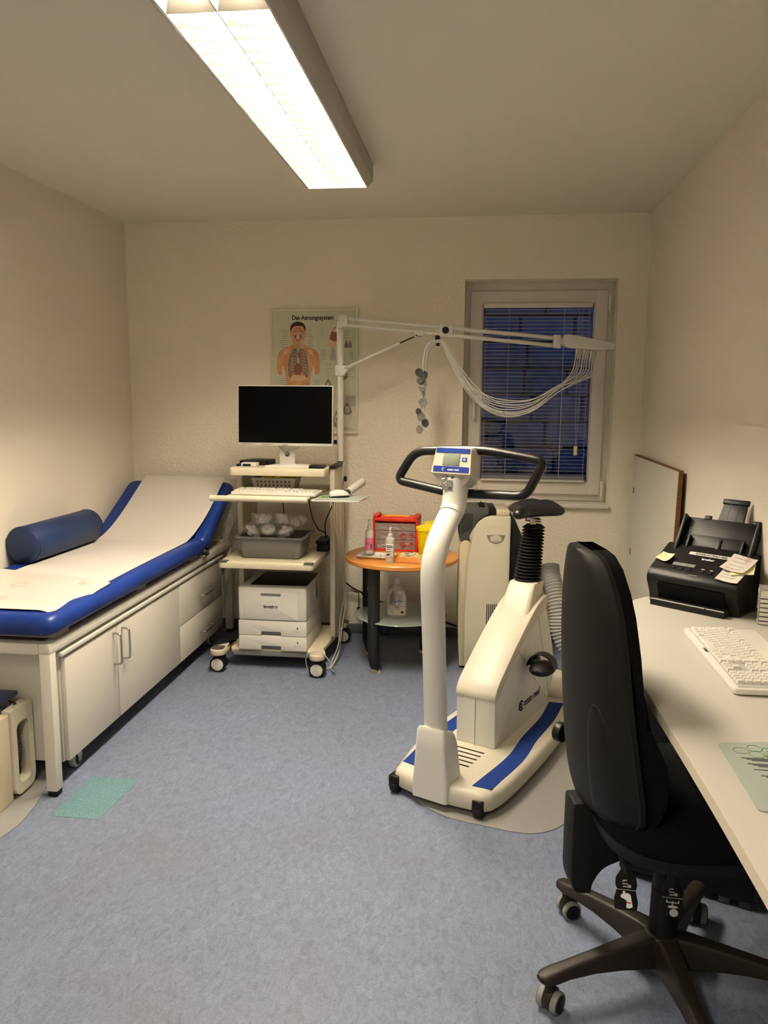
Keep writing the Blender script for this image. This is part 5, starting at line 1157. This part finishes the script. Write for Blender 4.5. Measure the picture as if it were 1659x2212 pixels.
b = new(); box(b, -.020, .020, -.0012, -.0004, .004, .108); box(b, -.0232, -.0224, .004, .056, .004, .108); lb = obj('box_label', b, 'white', bx)
b = new()
for k in range(6): box(b, -.0238, -.0232, .008, .008+.025*(1+(k % 3)*.4), .058+k*.007, .060+k*.007); box(b, -.020, .018, -.0018, -.0012, .012+k*.014, .015+k*.014)
tube(b, [(-.0236, .028+.014*math.cos(k*PI/8), .030+.016*math.sin(k*PI/8)) for k in range(16)], .0014, 5, closed=True); obj('label_print', b, 'ink', lb)
b = new(); box(b, -.014, .014, .01, .05, .003, .08, .002); obj('box_content', b, 'paper', bx)

# ------------------------------------------------------------------ office chair
OC = thing('office_chair', 'black office chair with high curved back standing at the desk on five castors', 'office chair', (.487, 1.872, 0), math.radians(11))
def oc(n, b, m, par=None, **k): return obj(n, b, m, par or OC, **k)
HW = [(1.130, .055), (1.122, .085), (1.097, .118), (1.05, .150), (1.0, .172), (.92, .192), (.84, .202), (.76, .212), (.68, .224), (.60, .234), (.55, .228), (.525, .205), (.510, .16), (.502, .10)]
YC = .030
def bx_(z):  # back surface x by height (local)
    t = (z-.46)/.67; return -.222-.045*math.sin(t*PI*.55)+.03*max(0, .2-t)
def backring(z, hw, x0, x1, curve, inset=0):
    n = 14; o_ = []; hw -= inset
    for k in range(n+1): a = -1+2*k/n; o_.append((x0+curve*abs(a)**2.2*hw*2+.028*abs(a)**8, YC+hw*a, z))
    for k in range(n+1): a = 1-2*k/n; o_.append((x1+curve*abs(a)**2*hw*2-.020*abs(a)**8, YC+hw*a, z))
    return o_
b = new(); loft(b, [backring(z, hw, bx_(z), bx_(z)+.036, .12) for z, hw in HW]); oc('back_shell', b, 'chairplastic', ang=60)
b = new(); loft(b, [backring(z, hw-.004, bx_(z)+.028, bx_(z)+.028+.022+.062*math.exp(-((z-.66)/.13)**2), .12) for z, hw in HW]); oc('back_cushion', b, 'chair', ang=60)
# relief panel on the shell and its knob
def hw_at(z):
    for (z1, h1), (z0, h0) in zip(HW, HW[1:]):
        if z0 <= z <= z1: return h0+(h1-h0)*(z-z0)/(z1-z0)
    return HW[-1][1]
def surf(y, z):
    h = hw_at(z); a = (y-YC)/h; return bx_(z)+.12*abs(a)**2.2*h*2+.028*a**8
b = new(); rings = []
for k in range(13):
    z = .512+(.79-.512)*k/12; t = (z-.512)/.278; w_ = .062*math.sqrt(max(.02, 1-t**2.2))*(1 if z > .53 else .8); yc = YC-.150+.02*t
    rings.append([(surf(yc+w_*q/8, z)-.009*(1-abs(q/8)**4)+.002, yc+w_*q/8, z) for q in range(-8, 9)]+[(surf(yc+w_*q/8, z)+.012, yc+w_*q/8, z) for q in range(8, -9, -1)])
loft(b, rings); oc('shell_relief', b, 'chairplastic', ang=60)
b = new(); X = Matrix.Translation((bx_(.60)+.026, YC+.166, .590)); cyl(b, (0, 0, 0), (-.014, .018, 0), .026, seg=28, bev=.003, X=X); oc('shell_knob', b, 'black')
# back upright cover (L shape)
b = new(); prism(b, rpoly([(-.245, .50), (-.245, .30), (-.232, .262), (-.190, .258), (-.188, .285), (-.165, .325), (-.115, .345), (-.115, .42), (-.13, .50)], [.01, .05, .01, .01, .02, .05, .01, .02, .02], 6), 'y', -.005, .07, .010, ang=50); oc('back_upright', b, 'chairplastic')
b = new(); box(b, -.16, .12, -.04, .05, .385, .425, .01); cyl(b, (-.03, -.13, .405), (-.03, .0, .405), .014); oc('mechanism', b, 'black')
# seat
b = new(); so_ = [(p.x, p.y) for p in spline([(-.20, 0, 0), (-.185, .14, 0), (-.10, .225, 0), (.08, .245, 0), (.20, .23, 0), (.255, .15, 0), (.262, 0, 0), (.255, -.15, 0), (.20, -.23, 0), (.08, -.245, 0), (-.10, -.225, 0), (-.185, -.14, 0)], 5, True)]
def sr(s, z, dz=0): return [(x*s+.0, y*s, z+dz*(x/.25)**2) for x, y in so_]
loft(b, [sr(.90, .438), sr(.97, .445), sr(1.0, .462), sr(1.0, .478)]); oc('seat_pan', b, 'chairplastic', ang=50)
b = new(); loft(b, [sr(.985, .478), sr(1.01, .492), sr(1.01, .515), sr(.97, .535), sr(.85, .546), sr(.4, .540), sr(.05, .538)]); oc('seat_cushion', b, 'chair', ang=60)
b = new(); cyl(b, (.02, -.20, .428), (.02, -.155, .428), .02, seg=20, bev=.003); oc('seat_knob', b, 'black')
# levers
def lever(x, y, z0, dx, dy, dz, icon):
    A = Vector((x, y, z0)); B3 = A+Vector((dx, dy, dz)); d = (B3-A).normalized()
    b = new(); cyl(b, A+Vector((0, 0, .03)), A.lerp(B3, .12), .015, .012, seg=14); cyl(b, A, A.lerp(B3, .55), .0085, seg=12); lv = oc('lever', b, 'rubber')
    C_ = A.lerp(B3, .52); yax = -(d); X = frame(C_, (0.25, -1, 0), d*-1)
    # local: x across, y up along the lever, z towards the viewer
    X = frame(C_, Vector((.97, -.25, 0)), -d)
    b = new(); prism(b, rpoly([(-.011, .03), (.011, .03), (.013, .0), (.024, -.018), (.026, -.035), (.023, -.045), (.030, -.075), (.028, -.095), (-.022, -.095), (-.024, -.07), (-.018, -.045), (-.023, -.035), (-.022, -.018), (-.012, .0)], .004, 3), 'z', -.004, .005, .0015, X=X); pd_ = oc('paddle', b, 'chairplastic', lv)
    b = new()
    if icon == 0:
        prism(b, [(-.010, -.058), (-.004, -.053), (.006, -.052), (.012, -.056), (.018, -.085), (.012, -.089), (.004, -.089), (.004, -.070), (-.010, -.063)], 'z', .005, .0056, X=X); ell(b, (-.003, -.050, .0053), (.003, .003, .0004), X=X, seg=8); prism(b, [(.004, -.074), (.014, -.074), (.014, -.077), (.004, -.077)], 'z', .0056, .006, mi=1, X=X)
    else:
        ell(b, (.006, -.082, .0053), (.010, .010, .0004), X=X, seg=16); ell(b, (.003, -.067, .0053), (.012, .004, .0004), X=X, seg=12); box(b, .0005, .0035, -.066, -.052, .005, .0056, X=X); box(b, -.012, .016, -.057, -.0545, .005, .0056, X=X); box(b, -.013, -.010, -.057, -.050, .005, .0056, X=X); box(b, .014, .017, -.057, -.050, .005, .0056, X=X)
    oc('paddle_icon', b, ['whiteink' if icon == 0 else 'lgrey', 'red'], pd_)
    b = new(); tube(b, [X @ Vector(p) for p in ((.002, -.020, .0055), (-.007, -.022, .0055), (-.007, -.029, .0055), (.004, -.029, .0055), (.004, -.036, .0055), (-.006, -.036, .0055))], .0016, 5); box(b, .004, .012, -.038, -.031, .005, .0056, X=X); box(b, -.022, .024, -.0445, -.0435, .005, .0056, X=X); oc('paddle_logo', b, 'lgrey', pd_)
lever(-.172, -.10, .468, .045, -.015, -.155, 0)
lever(-.045, -.085, .44, .035, -.01, -.175, 1)
# column and star base
b = new(); cyl(b, (0, 0, .10), (0, 0, .27), .036, .033, seg=28, bev=.003); cyl(b, (0, 0, .25), (0, 0, .34), .031, seg=28); cyl(b, (0, 0, .33), (0, 0, .40), .018, seg=20); cyl(b, (0, 0, .34), (0, 0, .37), .026, seg=20); oc('gas_column', b, 'chairplastic')
b = new(); cyl(b, (0, 0, .075), (0, 0, .150), .056, .045, seg=32, bev=.006); hb = oc('hub', b, 'brownplastic')
for k in range(5):
    a = math.radians(60-11+72*k); X = Matrix.Rotation(a, 4, 'Z')
    b = new(); rings = []
    for r, hw, zt, zb in ((.025, .036, .150, .070), (.07, .032, .147, .075), (.13, .027, .140, .083), (.20, .024, .130, .088), (.27, .024, .119, .088), (.31, .026, .112, .084), (.335, .022, .108, .086), (.345, .012, .102, .090)):
        rings.append([(r, y, z) for y, z in rpoly([(-hw, zb), (hw, zb), (hw*.72, zt), (-hw*.72, zt)], .009, 3)])
    loft(b, rings, X=X); arm_ = oc('base_arm', b, 'brownplastic', ang=50)
    rc = math.radians([20, 70, 30, -40, 10][k]); CXm = X @ Matrix.Translation((.318, 0, 0)) @ Matrix.Rotation(rc, 4, 'Z')
    b = new(); cyl(b, (0, 0, .055), (0, 0, .088), .009, X=CXm)
    prism(b, [(.026*math.cos(t*PI/10)-.012, .032+.030*math.sin(t*PI/10)) for t in range(-2, 13)], 'y', -.011, .011, .003, X=CXm); cs_ = oc('castor', b, 'brownplastic', arm_)
    for s in (-1, 1):
        b = new(); cyl(b, (-.012, s*.010, .027), (-.012, s*.027, .027), .027, seg=28, bev=.004, X=CXm); w__ = oc('wheel', b, 'grey', cs_)
        b = new(); cyl(b, (-.012, s*.0265, .027), (-.012, s*.029, .027), .0215, seg=24, bev=.001, X=CXm); oc('wheel_cap', b, 'black', cs_)
